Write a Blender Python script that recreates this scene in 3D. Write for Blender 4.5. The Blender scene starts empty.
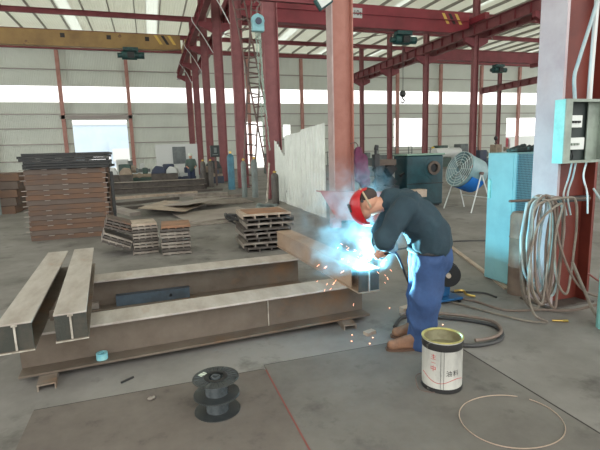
import bpy, bmesh, math, random
from math import sin, cos, pi, radians, atan2, sqrt
from mathutils import Vector, Matrix, noise
random.seed(7)
WORLD, ARC_W, SMOKE, EXPO = 2.4, 185.0, 6.0, 0.08
V = Vector
C = bpy.context.scene.collection
rnd = random.uniform

# ---------------------------------------------------------------- materials
def lin(c):
    c = c / 255.0
    return c / 12.92 if c <= 0.04045 else ((c + 0.055) / 1.055) ** 2.4
def rgb(r, g, b): return (lin(r), lin(g), lin(b), 1.0)

def mat(name, col, rough=0.6, metal=0.0, col2=None, scale=4.0, thr=(0.4, 0.65), bump=0.0,
        bscale=None, col3=None, scale3=1.0, thr3=(0.5, 0.6), detail=5.0, stretch=None):
    m = bpy.data.materials.new(name); m.use_nodes = True
    nt = m.node_tree; N = nt.nodes; L = nt.links
    b = N['Principled BSDF']
    b.inputs['Base Color'].default_value = rgb(*col)
    b.inputs['Roughness'].default_value = rough
    b.inputs['Metallic'].default_value = metal
    if col2 or bump:
        tc = N.new('ShaderNodeTexCoord'); mp = N.new('ShaderNodeMapping')
        L.new(tc.outputs['Object'], mp.inputs[0])
        if stretch: mp.inputs['Scale'].default_value = stretch
    prev = None
    def layer(c, sc, t, prev):
        n = N.new('ShaderNodeTexNoise'); n.inputs['Scale'].default_value = sc
        n.inputs['Detail'].default_value = detail; n.inputs['Roughness'].default_value = 0.65
        L.new(mp.outputs[0], n.inputs['Vector'])
        r = N.new('ShaderNodeMapRange'); r.inputs[1].default_value = t[0]; r.inputs[2].default_value = t[1]
        L.new(n.outputs[0], r.inputs[0])
        mx = N.new('ShaderNodeMix'); mx.data_type = 'RGBA'
        L.new(r.outputs[0], mx.inputs[0])
        if prev is None: mx.inputs[6].default_value = rgb(*col)
        else: L.new(prev, mx.inputs[6])
        mx.inputs[7].default_value = rgb(*c)
        return mx.outputs[2]
    if col2: prev = layer(col2, scale, thr, prev)
    if col3: prev = layer(col3, scale3, thr3, prev)
    if prev is not None: L.new(prev, b.inputs['Base Color'])
    if bump:
        n = N.new('ShaderNodeTexNoise'); n.inputs['Scale'].default_value = bscale or scale * 4
        n.inputs['Detail'].default_value = 4
        L.new(mp.outputs[0], n.inputs['Vector'])
        bp = N.new('ShaderNodeBump'); bp.inputs['Strength'].default_value = bump
        bp.inputs['Distance'].default_value = 0.02
        L.new(n.outputs[0], bp.inputs['Height']); L.new(bp.outputs[0], b.inputs['Normal'])
    return m

def ribbed(name, col, axis, freq, strength=0.6, rough=0.6, col2=None, dist=0.03, trans=0.0):
    m = mat(name, col, rough, 0, col2, 0.35, (0.35, 0.7))
    nt = m.node_tree; N = nt.nodes; L = nt.links; b = N['Principled BSDF']
    tc = N.new('ShaderNodeTexCoord')
    w = N.new('ShaderNodeTexWave'); w.bands_direction = axis; w.inputs['Scale'].default_value = freq
    w.wave_profile = 'SIN'
    L.new(tc.outputs['Object'], w.inputs[0])
    bp = N.new('ShaderNodeBump'); bp.inputs['Strength'].default_value = strength; bp.inputs['Distance'].default_value = dist
    L.new(w.outputs['Fac'], bp.inputs['Height']); L.new(bp.outputs[0], b.inputs['Normal'])
    if trans:
        tr = N.new('ShaderNodeBsdfTranslucent'); tr.inputs[0].default_value = rgb(*col)
        mx = N.new('ShaderNodeMixShader'); mx.inputs[0].default_value = trans
        out = N['Material Output']
        L.new(b.outputs[0], mx.inputs[1]); L.new(tr.outputs[0], mx.inputs[2]); L.new(mx.outputs[0], out.inputs[0])
    return m

def emis(name, col, strength):
    m = bpy.data.materials.new(name); m.use_nodes = True
    nt = m.node_tree; N = nt.nodes
    N.remove(N['Principled BSDF'])
    e = N.new('ShaderNodeEmission'); e.inputs[0].default_value = (*col, 1); e.inputs[1].default_value = strength
    nt.links.new(e.outputs[0], N['Material Output'].inputs[0])
    return m

M = {}
M['red'] = mat('red_oxide_paint', (136, 80, 82), 0.55, 0, (116, 64, 66), 1.5, (0.4, 0.7))
M['red_dark'] = mat('dark_red_paint', (126, 56, 62), 0.55, 0, (108, 46, 50), 1.2, (0.4, 0.7))
M['red_near'] = mat('red_brown_paint', (116, 50, 38), 0.5, 0, (92, 36, 28), 3, (0.35, 0.7), col3=(70, 34, 30), scale3=2.2, thr3=(0.6, 0.68))
M['white_flange'] = mat('chalky_paint', (182, 170, 172), 0.6, 0, (166, 150, 154), 2.5, (0.4, 0.7))  # arc light whitening the red flange, put into its base colour
M['pink_col'] = mat('faded_red_paint', (176, 130, 120), 0.55, 0, (158, 108, 98), 1.6, (0.4, 0.7))
M['pink_web'] = mat('faded_brown_red_paint', (168, 114, 100), 0.55, 0, (150, 94, 80), 1.6, (0.4, 0.7))
M['grey_flange'] = mat('chalky_grey_paint', (178, 158, 154), 0.55, 0, (160, 138, 134), 2)  # left flange of the second column, paler than its web
M['crane_red'] = mat('crane_red_paint', (140, 50, 60), 0.45, 0, (118, 40, 48), 0.6, (0.4, 0.7))
M['mustard'] = mat('mustard_paint', (158, 128, 78), 0.55, 0, (132, 104, 66), 0.7, (0.4, 0.7), col3=(110, 80, 60), scale3=1.1, thr3=(0.66, 0.7))
M['chev_y'] = mat('yellow_stripe', (215, 180, 90), 0.5); M['chev_k'] = mat('black_stripe', (35, 28, 28), 0.5)
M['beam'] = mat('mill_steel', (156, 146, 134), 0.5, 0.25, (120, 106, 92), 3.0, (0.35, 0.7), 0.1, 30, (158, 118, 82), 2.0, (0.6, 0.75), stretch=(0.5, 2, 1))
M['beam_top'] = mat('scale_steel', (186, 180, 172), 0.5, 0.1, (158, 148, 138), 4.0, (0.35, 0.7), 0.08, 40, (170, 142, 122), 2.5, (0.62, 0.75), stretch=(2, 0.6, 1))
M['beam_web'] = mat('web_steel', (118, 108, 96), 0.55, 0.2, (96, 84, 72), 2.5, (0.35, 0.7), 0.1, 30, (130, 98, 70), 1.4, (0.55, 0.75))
M['end_plate'] = mat('dark_end_plate', (58, 60, 54), 0.6, 0.1, (80, 74, 64), 6, (0.45, 0.7), 0.2, 50)
M['bright_edge'] = mat('cut_edge_steel', (205, 200, 188), 0.4, 0.3, (150, 140, 125), 12)
M['tan_beam'] = mat('tan_steel', (168, 144, 122), 0.5, 0.2, (142, 120, 100), 3, (0.35, 0.7), 0.05, 30)
M['blue_steel'] = mat('blue_grey_steel', (82, 96, 108), 0.5, 0.3, (70, 78, 84), 5)
M['rust'] = mat('rust_brown', (94, 78, 68), 0.75, 0.1, (116, 86, 66), 2.2, (0.4, 0.7), 0.2, 20, (90, 76, 70), 3.2, (0.55, 0.7), stretch=(1, 1, 3))
M['rust2'] = mat('rust_grey', (100, 88, 80), 0.75, 0.1, (92, 80, 72), 2.6, (0.4, 0.7), 0.2, 20, (142, 98, 70), 2, (0.6, 0.7))
M['rust3'] = mat('rust_orange', (112, 84, 66), 0.75, 0.1, (92, 74, 64), 3, (0.4, 0.7), 0.2, 20)
M['dark_panel'] = mat('black_panel_steel', (30, 33, 34), 0.5, 0.1, (44, 44, 42), 5)
M['plate_grey'] = mat('grey_plate', (150, 142, 132), 0.55, 0.2, (108, 98, 90), 4, (0.4, 0.7), 0.1, 30)
M['plate_dk'] = mat('grime_plate', (92, 86, 80), 0.6, 0.2, (70, 64, 60), 5, (0.4, 0.7), 0.2, 30)
M['plate_tan'] = mat('tan_plate', (180, 165, 148), 0.55, 0.1, (150, 132, 116), 4)
M['plate_brown'] = mat('brown_plate', (152, 112, 84), 0.6, 0.1, (130, 100, 78), 4)
M['sheet'] = mat('sheet_steel', (158, 150, 142), 0.5, 0.15, (140, 130, 122), 1.6)
M['floor'] = mat('concrete', (136, 133, 128), 0.75, 0, (110, 107, 102), 0.9, (0.36, 0.62), 0.08, 25, (76, 72, 68), 1.7, (0.55, 0.72), detail=8)
M['floorplate'] = mat('floor_steel', (112, 105, 98), 0.8, 0.0, (96, 88, 82), 1.6, (0.38, 0.62), 0.05, 40, (78, 72, 68), 3.2, (0.56, 0.72), detail=8)
M['floorplate2'] = mat('floor_steel_grey', (116, 113, 107), 0.75, 0, (98, 94, 89), 1.4, (0.38, 0.62), 0.05, 40, (80, 76, 72), 2.6, (0.56, 0.72), detail=8)
M['groove'] = mat('dirt_groove', (50, 46, 44), 0.9)
M['wall'] = ribbed('wall_cladding', (212, 216, 209), 'X', 2.0, 0.8, 0.6, (198, 202, 195), 0.04, 0.35)
M['roof'] = ribbed('roof_deck', (228, 230, 220), 'X', 1.6, 0.7, 0.6, (212, 215, 205), 0.04, 0.5)
M['skylight'] = ribbed('skylight_sheet', (232, 236, 230), 'X', 1.6, 0.5, 0.5, None, 0.04, 0.7)
M['purlin'] = mat('purlin_paint', (150, 148, 140), 0.6)
M['girt'] = mat('girt_paint', (158, 152, 148), 0.6)
M['fence'] = mat('white_sheet', (228, 234, 228), 0.5, 0.0, (208, 214, 208), 1.5, (0.4, 0.7), col3=(130, 132, 130), scale3=1.8, thr3=(0.66, 0.76))
M['red_plate'] = mat('primer_steel', (176, 110, 104), 0.5, 0, (150, 88, 84), 2)
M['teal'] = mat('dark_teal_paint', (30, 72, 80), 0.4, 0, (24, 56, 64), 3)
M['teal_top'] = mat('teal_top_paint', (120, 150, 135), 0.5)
M['hoist_teal'] = mat('hoist_teal_paint', (38, 84, 82), 0.45, 0, (26, 50, 52), 5)
M['cyan'] = mat('cyan_cabinet_paint', (126, 178, 184), 0.45, 0, (116, 164, 172), 2.5)
M['box_cyan'] = mat('pale_cyan_paint', (140, 205, 200), 0.4, 0, (120, 185, 180), 6)
M['box_grey'] = mat('box_grey_paint', (138, 150, 138), 0.45, 0, (120, 130, 120), 6)
M['box_in'] = mat('box_inside', (44, 54, 52), 0.6)
M['breaker'] = mat('white_plastic', (205, 210, 205), 0.4)
M['black'] = mat('black_plastic', (26, 28, 30), 0.4)
M['spool'] = mat('spool_plastic', (44, 48, 50), 0.33, 0, (58, 62, 62), 10)
M['spool_core'] = mat('spool_core_film', (96, 102, 104), 0.25, 0, (60, 66, 68), 8)
M['sticker'] = mat('paper_sticker', (205, 215, 200), 0.6)
M['hose_pale'] = mat('pale_hose', (134, 126, 114), 0.5, 0, (108, 98, 88), 8)
M['hose_blue'] = mat('blue_white_hose', (140, 168, 176), 0.45, 0, (176, 180, 172), 4)
M['hose_brown'] = mat('brown_hose', (124, 108, 96), 0.55, 0, (110, 96, 88), 8)
M['hose_red'] = mat('red_hose', (130, 70, 64), 0.5)
M['cable'] = mat('dark_cable', (58, 58, 58), 0.5)
M['brass'] = mat('brass', (190, 160, 90), 0.3, 0.8)
M['copper'] = mat('bright_wire', (200, 178, 162), 0.35, 0.6)
M['can'] = mat('can_white', (196, 196, 188), 0.4, 0.1, (170, 170, 164), 9, (0.45, 0.7), col3=(110, 108, 100), scale3=14, thr3=(0.64, 0.72), stretch=(1, 1, 0.4))
M['can_black'] = mat('can_black_paint', (38, 38, 38), 0.45, 0, (110, 108, 100), 16, (0.6, 0.66))
M['can_rim'] = mat('can_yellow_rim', (190, 180, 110), 0.4, 0.2, (150, 145, 95), 12)
M['can_in'] = mat('can_inside', (150, 146, 118), 0.5, 0.2, (120, 112, 84), 8)
M['ink_red'] = mat('ink_red', (190, 60, 60), 0.5); M['ink_black'] = mat('ink_black', (50, 50, 50), 0.5)
M['skin'] = mat('skin', (196, 146, 120), 0.5)
M['hair'] = mat('hair', (60, 50, 46), 0.8)
M['jacket'] = mat('jacket_cotton', (38, 60, 70), 0.85, 0, (30, 48, 58), 5, (0.4, 0.7), 0.35, 18)
M['denim'] = mat('denim', (50, 78, 122), 0.8, 0, (38, 60, 98), 6, (0.4, 0.7), 0.35, 16)
M['glove'] = mat('glove_canvas', (150, 190, 196), 0.8, 0, (120, 150, 160), 12, bump=0.2, bscale=40)
M['boot'] = mat('tan_boot', (140, 104, 80), 0.7, 0, (116, 86, 68), 12, bump=0.2, bscale=40)
M['sole'] = mat('boot_sole', (90, 66, 52), 0.7)
M['helmet'] = mat('red_helmet', (176, 26, 36), 0.3)
M['strap'] = mat('tan_strap', (176, 160, 132), 0.6)
M['lens'] = mat('dark_lens', (12, 16, 18), 0.1)
M['belt'] = mat('belt_leather', (30, 32, 36), 0.5)
M['feeder'] = mat('feeder_blue', (30, 92, 140), 0.4, 0, (24, 70, 110), 8)
M['fan_body'] = mat('fan_grey_teal', (128, 158, 162), 0.4, 0, (110, 140, 146), 6)
M['fan_blue'] = mat('fan_blue_sheet', (30, 110, 190), 0.5)
M['fan_guard'] = mat('fan_guard_paint', (185, 200, 198), 0.4)
M['white'] = mat('white_paint', (200, 204, 202), 0.5)
M['cyl_grey'] = mat('grey_cylinder', (120, 132, 130), 0.45, 0, (104, 112, 110), 3)
M['cyl_dark'] = mat('brown_cylinder', (92, 88, 82), 0.5, 0, (70, 66, 62), 3)
M['barrel'] = mat('brown_barrel', (128, 110, 96), 0.55, 0, (96, 80, 70), 3)
M['cyl_blue'] = mat('blue_cylinder', (60, 120, 140), 0.45, 0, (50, 96, 116), 3)
M['coat'] = mat('magenta_cloth', (104, 44, 76), 0.8, 0, (76, 30, 58), 6, bump=0.5, bscale=8)
M['navy'] = mat('navy_machine', (42, 56, 84), 0.5, 0, (60, 66, 80), 2)
M['green'] = mat('green_machine', (56, 84, 76), 0.5, 0, (70, 84, 80), 2)
M['grey_m'] = mat('grey_machine', (110, 118, 118), 0.5, 0, (84, 90, 92), 2)
M['tan_m'] = mat('tan_machine', (168, 152, 132), 0.6, 0, (130, 116, 104), 2)
M['screen'] = mat('dark_screen', (42, 52, 52), 0.3)
M['blue_house'] = mat('blue_cladding', (180, 198, 214), 0.6, 0, (190, 204, 216), 0.3)
M['yard'] = mat('pale_yard', (205, 205, 200), 0.8)
M['chain'] = mat('pale_chain', (150, 172, 160), 0.4, 0.3)
M['rag'] = mat('dark_rag', (52, 62, 62), 0.9, 0, (100, 150, 150), 9, (0.5, 0.7), 0.6, 20)
M['cup'] = mat('cup_blue', (110, 180, 195), 0.5, 0, (150, 205, 205), 14)
M['rod'] = mat('ladder_steel', (96, 84, 80), 0.5, 0.2, (120, 90, 84), 3)

# woven side of the cabinet
m = mat('woven_blue_sheet', (40, 96, 116), 0.5); M['weave'] = m
nt = m.node_tree; N = nt.nodes; L = nt.links
tc = N.new('ShaderNodeTexCoord'); mp = N.new('ShaderNodeMapping'); mp.inputs['Rotation'].default_value = (0, radians(45), 0)
L.new(tc.outputs['Object'], mp.inputs[0])
ck = N.new('ShaderNodeTexChecker'); ck.inputs['Scale'].default_value = 75
ck.inputs[1].default_value = rgb(34, 84, 104); ck.inputs[2].default_value = rgb(92, 160, 176)
L.new(mp.outputs[0], ck.inputs[0]); L.new(ck.outputs[0], N['Principled BSDF'].inputs['Base Color'])

# ---------------------------------------------------------------- mesh builder
class MB:
    def __init__(s): s.bm = bmesh.new()
    def box(s, c, d, rz=0, rot=None):
        R = rot if rot is not None else Matrix.Rotation(rz, 3, 'Z')
        vs = []
        for sx in (-.5, .5):
            for sy in (-.5, .5):
                for sz in (-.5, .5):
                    vs.append(s.bm.verts.new(V(c) + R @ V((sx*d[0], sy*d[1], sz*d[2]))))
        for f in ((0,1,3,2),(4,6,7,5),(0,4,5,1),(2,3,7,6),(0,2,6,4),(1,5,7,3)):
            s.bm.faces.new([vs[i] for i in f])
        return s
    def b2(s, a, b):
        return s.box([(a[i]+b[i])/2 for i in range(3)], [abs(b[i]-a[i]) for i in range(3)])
    def bar(s, p, q, w, h, up=(0,0,1)):
        p, q = V(p), V(q); d = (q-p); n = d.normalized(); u = V(up)
        x = n.cross(u)
        if x.length < 1e-4: x = n.cross(V((0,1,0)))
        x.normalize(); u = x.cross(n)
        R = Matrix((x, n, u)).transposed()
        return s.box((p+q)/2, (w, d.length, h), rot=R)
    def prism(s, poly, t, o=(0,0,0), rot=None):
        """polygon in local XZ, thickness t along local Y"""
        R = rot if rot is not None else Matrix.Identity(3)
        a = [s.bm.verts.new(V(o) + R @ V((x, -t/2, z))) for x, z in poly]
        b = [s.bm.verts.new(V(o) + R @ V((x, t/2, z))) for x, z in poly]
        s.bm.faces.new(a); s.bm.faces.new(b[::-1])
        n = len(poly)
        for i in range(n): s.bm.faces.new((a[i], b[i], b[(i+1) % n], a[(i+1) % n]))
        return s
    def tube(s, pts, r, n=8, closed=False, cap=True):
        pts = [V(p) for p in pts]; N_ = len(pts); rings = []
        prev = None
        for i, p in enumerate(pts):
            if closed: t = pts[(i+1) % N_] - pts[i-1]
            else: t = pts[min(i+1, N_-1)] - pts[max(i-1, 0)]
            t.normalize()
            if prev is None:
                a = t.orthogonal().normalized()
            else:
                a = (prev - t*prev.dot(t))
                if a.length < 1e-5: a = t.orthogonal()
                a.normalize()
            prev = a; b = t.cross(a)
            rr = r[i] if isinstance(r, (list, tuple)) else r
            rings.append([s.bm.verts.new(p + (a*cos(2*pi*k/n) + b*sin(2*pi*k/n))*rr) for k in range(n)])
        for i in range(N_ if closed else N_-1):
            A, B = rings[i], rings[(i+1) % N_]
            for k in range(n): s.bm.faces.new((A[k], A[(k+1) % n], B[(k+1) % n], B[k]))
        if not closed and cap:
            s.bm.faces.new(rings[0][::-1]); s.bm.faces.new(rings[-1])
        return s
    def cyl(s, p, q, r, n=24, r2=None): return s.tube([p, q], [r, r if r2 is None else r2], n)
    def lathe(s, prof, o=(0,0,0), n=32, rot=None):
        R = rot if rot is not None else Matrix.Identity(3)
        rings = []
        for r, z in prof:
            if r < 1e-6: rings.append([s.bm.verts.new(V(o) + R @ V((0, 0, z)))])
            else: rings.append([s.bm.verts.new(V(o) + R @ V((r*cos(2*pi*k/n), r*sin(2*pi*k/n), z))) for k in range(n)])
        for A, B in zip(rings, rings[1:]):
            for k in range(n):
                k2 = (k+1) % n
                if len(A) == 1 and len(B) == 1: continue
                if len(A) == 1: s.bm.faces.new((A[0], B[k2], B[k]))
                elif len(B) == 1: s.bm.faces.new((A[k], A[k2], B[0]))
                else: s.bm.faces.new((A[k], A[k2], B[k2], B[k]))
        return s
    def ell(s, c, r, rot=None, u=20, v=12):
        prof = [(sin(pi*i/v), -cos(pi*i/v)) for i in range(v+1)]
        R = rot if rot is not None else Matrix.Identity(3)
        S = Matrix.Diagonal(V(r))
        return s.lathe([(a if 0 < i < v else 0, b) for i, (a, b) in enumerate(prof)], c, u, R @ S)
    def cone(s, p, r0, q, r1, n=14):
        """capsule from p to q"""
        p, q = V(p), V(q); s.tube([p, q], [r0, r1], n); s.ell(p, (r0,)*3, u=n, v=8); s.ell(q, (r1,)*3, u=n, v=8); return s
    def build(s, name, m, parent=None, smooth=False, bevel=0.0, post=None, label=None):
        bmesh.ops.recalc_face_normals(s.bm, faces=s.bm.faces[:])
        if bevel:
            es = [e for e in s.bm.edges if len(e.link_faces) == 2 and e.calc_face_angle(0) > 0.6]
            bmesh.ops.bevel(s.bm, geom=es, offset=bevel, segments=1, affect='EDGES', clamp_overlap=True)
        off = V((0,0,0))
        if parent is not None:
            p = parent
            while p is not None: off = off + V(p.location); p = p.parent
        else:
            vs = [v.co for v in s.bm.verts]
            off = V(((min(v.x for v in vs)+max(v.x for v in vs))/2, (min(v.y for v in vs)+max(v.y for v in vs))/2, min(v.z for v in vs)))
        for v in s.bm.verts: v.co -= off
        me = bpy.data.meshes.new(name); s.bm.to_mesh(me); s.bm.free()
        me.materials.append(M[m] if isinstance(m, str) else m)
        if smooth:
            for p in me.polygons: p.use_smooth = True
            try: me.set_sharp_from_angle(angle=radians(40))
            except Exception: pass
        o = bpy.data.objects.new(name, me); C.objects.link(o)
        if parent is not None: o.parent = parent
        else: o.location = off
        if post: post(o)
        if label: o['label'] = label
        return o

def tag(o, label, cat, group=None, kind=None):
    o['label'] = label; o['category'] = cat
    if group: o['group'] = group
    if kind: o['kind'] = kind
    return o
def thing(name, label, cat, loc=(0,0,0), group=None, kind=None):
    o = bpy.data.objects.new(name, None); C.objects.link(o); o.location = loc; o.empty_display_size = 0.1
    return tag(o, label, cat, group, kind)
def struct(name, mb, m, **k):
    o = mb.build(name, m, **k); o['kind'] = 'structure'; return o
def copy_tree(o, parent=None):
    c = o.copy(); C.objects.link(c)
    if parent is not None: c.parent = parent
    for ch in list(o.children): copy_tree(ch, c)
    return c
def place(o, loc, rz=0, label=None):
    o.location = loc; o.rotation_euler = (0, 0, rz)
    if label: o['label'] = label
    return o
def spline(pts, n=8, closed=False):
    pts = [V(p) for p in pts]; out = []; N_ = len(pts)
    for i in range(N_ if closed else N_-1):
        if closed: p0, p1, p2, p3 = pts[i-1], pts[i], pts[(i+1) % N_], pts[(i+2) % N_]
        else: p0, p1, p2, p3 = pts[max(i-1, 0)], pts[i], pts[i+1], pts[min(i+2, N_-1)]
        for k in range(n):
            t = k/n
            out.append(0.5*((2*p1)+(p2-p0)*t+(2*p0-5*p1+4*p2-p3)*t*t+(3*p1-p0-3*p2+p3)*t**3))
    if not closed: out.append(pts[-1])
    return out
def fuse(o, voxel, smooth=4, wrinkle=0.0, wscale=8.0):
    """join overlapping volumes into one continuous skin"""
    r = o.modifiers.new('r', 'REMESH'); r.mode = 'VOXEL'; r.voxel_size = voxel
    s = o.modifiers.new('s', 'SMOOTH'); s.factor = 0.5; s.iterations = smooth
    dg = bpy.context.evaluated_depsgraph_get(); dg.update()
    me = bpy.data.meshes.new_from_object(o.evaluated_get(dg))
    o.modifiers.clear()
    if wrinkle:
        me.update()
        ns = [v.normal.copy() for v in me.vertices]
        for v, n in zip(me.vertices, ns):
            q = V((v.co.x*wscale, v.co.y*wscale, v.co.z*wscale*0.55))
            v.co += n * (wrinkle * (1-2*abs(noise.noise(q))))
    for p in me.polygons: p.use_smooth = True
    old = o.data; o.data = me; bpy.data.meshes.remove(old)
    return o
def F(voxel, smooth=4, wrinkle=0, ws=8): return lambda o: fuse(o, voxel, smooth, wrinkle, ws)
ORD = ['nearest', 'second', 'third', 'fourth', 'fifth', 'sixth', 'seventh', 'eighth', 'ninth', 'tenth', 'eleventh', 'twelfth', 'thirteenth', 'fourteenth']

# ---------------------------------------------------------------- setting
YB = 51.5
struct('floor', MB().b2((-30, -6, -0.3), (66, YB, 0)), 'floor')
struct('trim_yard', MB().b2((-60, YB+0.01, -0.3), (120, 130, -0.02)), 'yard')
# back wall with openings
wb = MB()
HT = 12.9
opens = [(-7.2, -2.0, 0, 5.5), (29.6, 34.1, 1.9, 5.5), (47.2, 52.6, 0, 5.45), (15.0, 15.9, 3.4, 4.85), (10.6, 12.6, 0, 5.2)]
xs = sorted({-30, 66, *[o[0] for o in opens], *[o[1] for o in opens]})
for x0, x1 in zip(xs, xs[1:]):
    z = 0
    hit = [o for o in opens if o[0] <= x0 and o[1] >= x1]
    segs = []
    if hit:
        if hit[0][2] > 0: segs.append((0, hit[0][2]))
        segs.append((hit[0][3], 7.26))
    else: segs.append((0, 7.26))
    segs.append((8.84, HT))
    for a, b in segs: wb.b2((x0, YB, a), (x1, YB+0.08, b))
struct('wall_back', wb, 'wall')
m = bpy.data.materials.new('window_film'); m.use_nodes = True; nt = m.node_tree; N = nt.nodes
t_ = N.new('ShaderNodeBsdfTransparent'); d_ = N.new('ShaderNodeBsdfTranslucent'); mx = N.new('ShaderNodeMixShader')
mx.inputs[0].default_value = 0.25
nt.links.new(t_.outputs[0], mx.inputs[1]); nt.links.new(d_.outputs[0], mx.inputs[2]); nt.links.new(mx.outputs[0], N['Material Output'].inputs[0])
M['film'] = m
struct('window_1', MB().b2((-30, YB+0.03, 7.26), (66, YB+0.05, 8.84)), 'film')
struct('window_2', MB().b2((29.6, YB+0.03, 1.9), (34.1, YB+0.05, 5.5)), 'film')
struct('window_3', MB().b2((15.0, YB+0.03, 3.4), (15.9, YB+0.05, 4.85)), 'film')
tn = [0]
def trim(mb, m, **k):
    tn[0] += 1
    return struct('trim_%d' % tn[0], mb, m, **k)
for z in (10.4, 6.1, 4.7, 3.15, 1.5):
    cuts = [o for o in opens if o[2] <= z <= o[3]]
    x = -30; mb = MB()
    for o in sorted(cuts): mb.b2((x, YB-0.14, z-0.05), (o[0], YB-0.002, z+0.05)); x = o[1]
    mb.b2((x, YB-0.14, z-0.05), (66, YB-0.002, z+0.05)); trim(mb, 'girt')
trim(MB().b2((-8.2, YB-0.5, 5.6), (-1.4, YB-0.15, 5.95)), 'girt')
for z in (12.55,): trim(MB().b2((-30, YB-0.55, z-0.28), (66, YB-0.25, z+0.12)), 'red_dark')
x = -20.5; k = 0
while x < 64:
    trim(MB().b2((x-0.17, YB-0.5, 0), (x+0.17, YB-0.16, 12.2)), 'pink_col'); x += 6.3; k += 1
# roof
RY0 = -6.0
rb = MB(); sb = MB()
x = -30
while x < 66:
    w = 5.4
    rb.b2((x, RY0, 12.95), (x+w, YB+0.3, 13.0)); 
    sb.b2((x+w, RY0, 12.955), (x+w+0.9, YB+0.3, 12.99)); x += w+0.9
struct('ceiling', rb, 'roof'); struct('window_4', sb, 'skylight')
x = -28.0
while x < 64:
    trim(MB().b2((x-0.035, RY0, 12.72), (x+0.035, YB-0.01, 12.945)), 'purlin'); x += 1.85
for i in range(2, 8):
    y = 3.45+6*i
    trim(MB().b2((-30, y-0.12, 12.32), (66, y+0.12, 12.36)).b2((-30, y-0.12, 12.66), (66, y+0.12, 12.70)).b2((-30, y-0.012, 12.36), (66, y+0.012, 12.66)), 'red_dark')
for (xa, xb, ya, yb) in ((4.4, 10, 39.45, 45.45), (10, 4.4, 39.45, 45.45), (10, 16, 33.45, 39.45), (16, 22, 39.45, 45.45), (22, 16, 39.45, 45.45), (28, 34, 33.45, 39.45), (34, 28, 33.45, 39.45)):
    trim(MB().cyl((xa, ya, 12.28), (xb, yb, 12.28), 0.035, 8), 'rod')

# ---------------------------------------------------------------- columns
def h_column(x0, x1, y0, y1, z1, face, web, label, group, near=False):
    r = thing('steel_column', label, 'column', ((x0+x1)/2, (y0+y1)/2, 0), group)
    t = 0.03
    MB().b2((x0, y0, 0), (x0+t, y1, z1)).build('left_flange', face, r)
    MB().b2((x1-t, y0, 0), (x1, y1, z1)).build('right_flange', web, r)
    MB().b2((x0+t, (y0+y1)/2-0.03, 0.0), (x1-t, (y0+y1)/2+0.03, z1)).build('web', web, r)
    MB().b2((x0-0.04, y0-0.04, 0), (x1+0.04, y1+0.04, 0.02)).build('base_plate', 'plate_dk', r)
    return r
for i in range(8):
    y = 3.3+6*i
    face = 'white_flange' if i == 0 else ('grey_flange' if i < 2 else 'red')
    web = 'red_near' if i == 0 else ('pink_web' if i == 1 else 'red')
    lab = ['nearest column of the left row, pale chalky left flange and red brown web',
           'faded pinkish red column right behind the welding smoke, second of the left row'][i] if i < 2 else \
        '%s red steel column counted back along the left crane row' % ORD[i]
    xo = [0, .2, .25, .28, .32, .3, .2, .12][i]
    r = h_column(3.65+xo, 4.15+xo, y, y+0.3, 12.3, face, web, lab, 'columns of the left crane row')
    if i >= 2: MB().tube(spline([(2.85, y-.2, 9.35), (2.85, y-.2, 9.0), (3.35, y-.1, 8.35), (3.6+xo, y-.03, 7.4)], 5), 0.022, 6).build('conduit', 'white', r, smooth=True)
    if i >= 1:
        # bracket carrying the left runway
        for s, xf in ((-1, 3.65+xo), (1, 4.15+xo)):
            MB().prism([(0, 8.55), (0, 9.1), (s*0.75, 9.1), (s*0.75, 8.9)], 0.2, (xf, y+0.15, 0)).build('bracket', 'red_dark', r)
for i in range(2, 8):
    y = 3.3+6*i
    r = h_column(22.0, 22.4, y, y+0.3, 12.3, 'red', 'red', '%s red steel column counted back along the middle crane row' % ORD[i-2], 'columns of the middle crane row')
    for s, xf in ((-1, 22.0), (1, 22.4)):
        MB().prism([(0, 8.45), (0, 9.1), (s*0.75, 9.1), (s*0.75, 8.8)], 0.25, (xf, y+0.15, 0)).build('bracket', 'red_dark', r)
for i in range(6, 8):
    y = 3.3+6*i
    h_column(40.2, 40.6, y, y+0.3, 12.3, 'red', 'red', ['slim far red column in front of the right bright doorway', 'farthest slim red column at the right of the hall'][i-6], 'columns of the far right crane row')
# runways
def runway(x, y0, y1, label, dz=0):
    r = thing('crane_runway_beam', label, 'beam', (x, y0, 9.1), 'crane runway beams')
    MB().b2((x-0.16, y0, 9.1), (x+0.16, y1, 9.13)).b2((x-0.2, y0, 9.72), (x+0.2, y1, 9.75)).b2((x-0.02, y0, 9.13), (x+0.02, y1, 9.72)).build('girder', 'red', r)
    mb = MB(); y = y0+0.6
    while y < y1: mb.b2((x-0.15, y-0.01, 9.13), (x+0.15, y+0.01, 9.72)); y += 1.2
    mb.build('stiffener', 'red_dark', r)
    MB().b2((x-0.04, y0, 9.75), (x+0.04, y1, 9.83)).build('rail', 'rod', r)
    return r
runway(3.32, 9.3, 48, 'red crane runway beam along the left side of the left column row')
runway(4.85, 15.3, 48, 'red crane runway beam along the right side of the left column row')
runway(21.55, 15.3, 48, 'long red runway beam crossing the view at the upper right, before the middle columns')
runway(22.85, 15.3, 48, 'red crane runway beam behind the middle column row')
runway(39.7, 30, 48, 'short far runway beam seen above the right doorway').location.z -= 1.0
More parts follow.
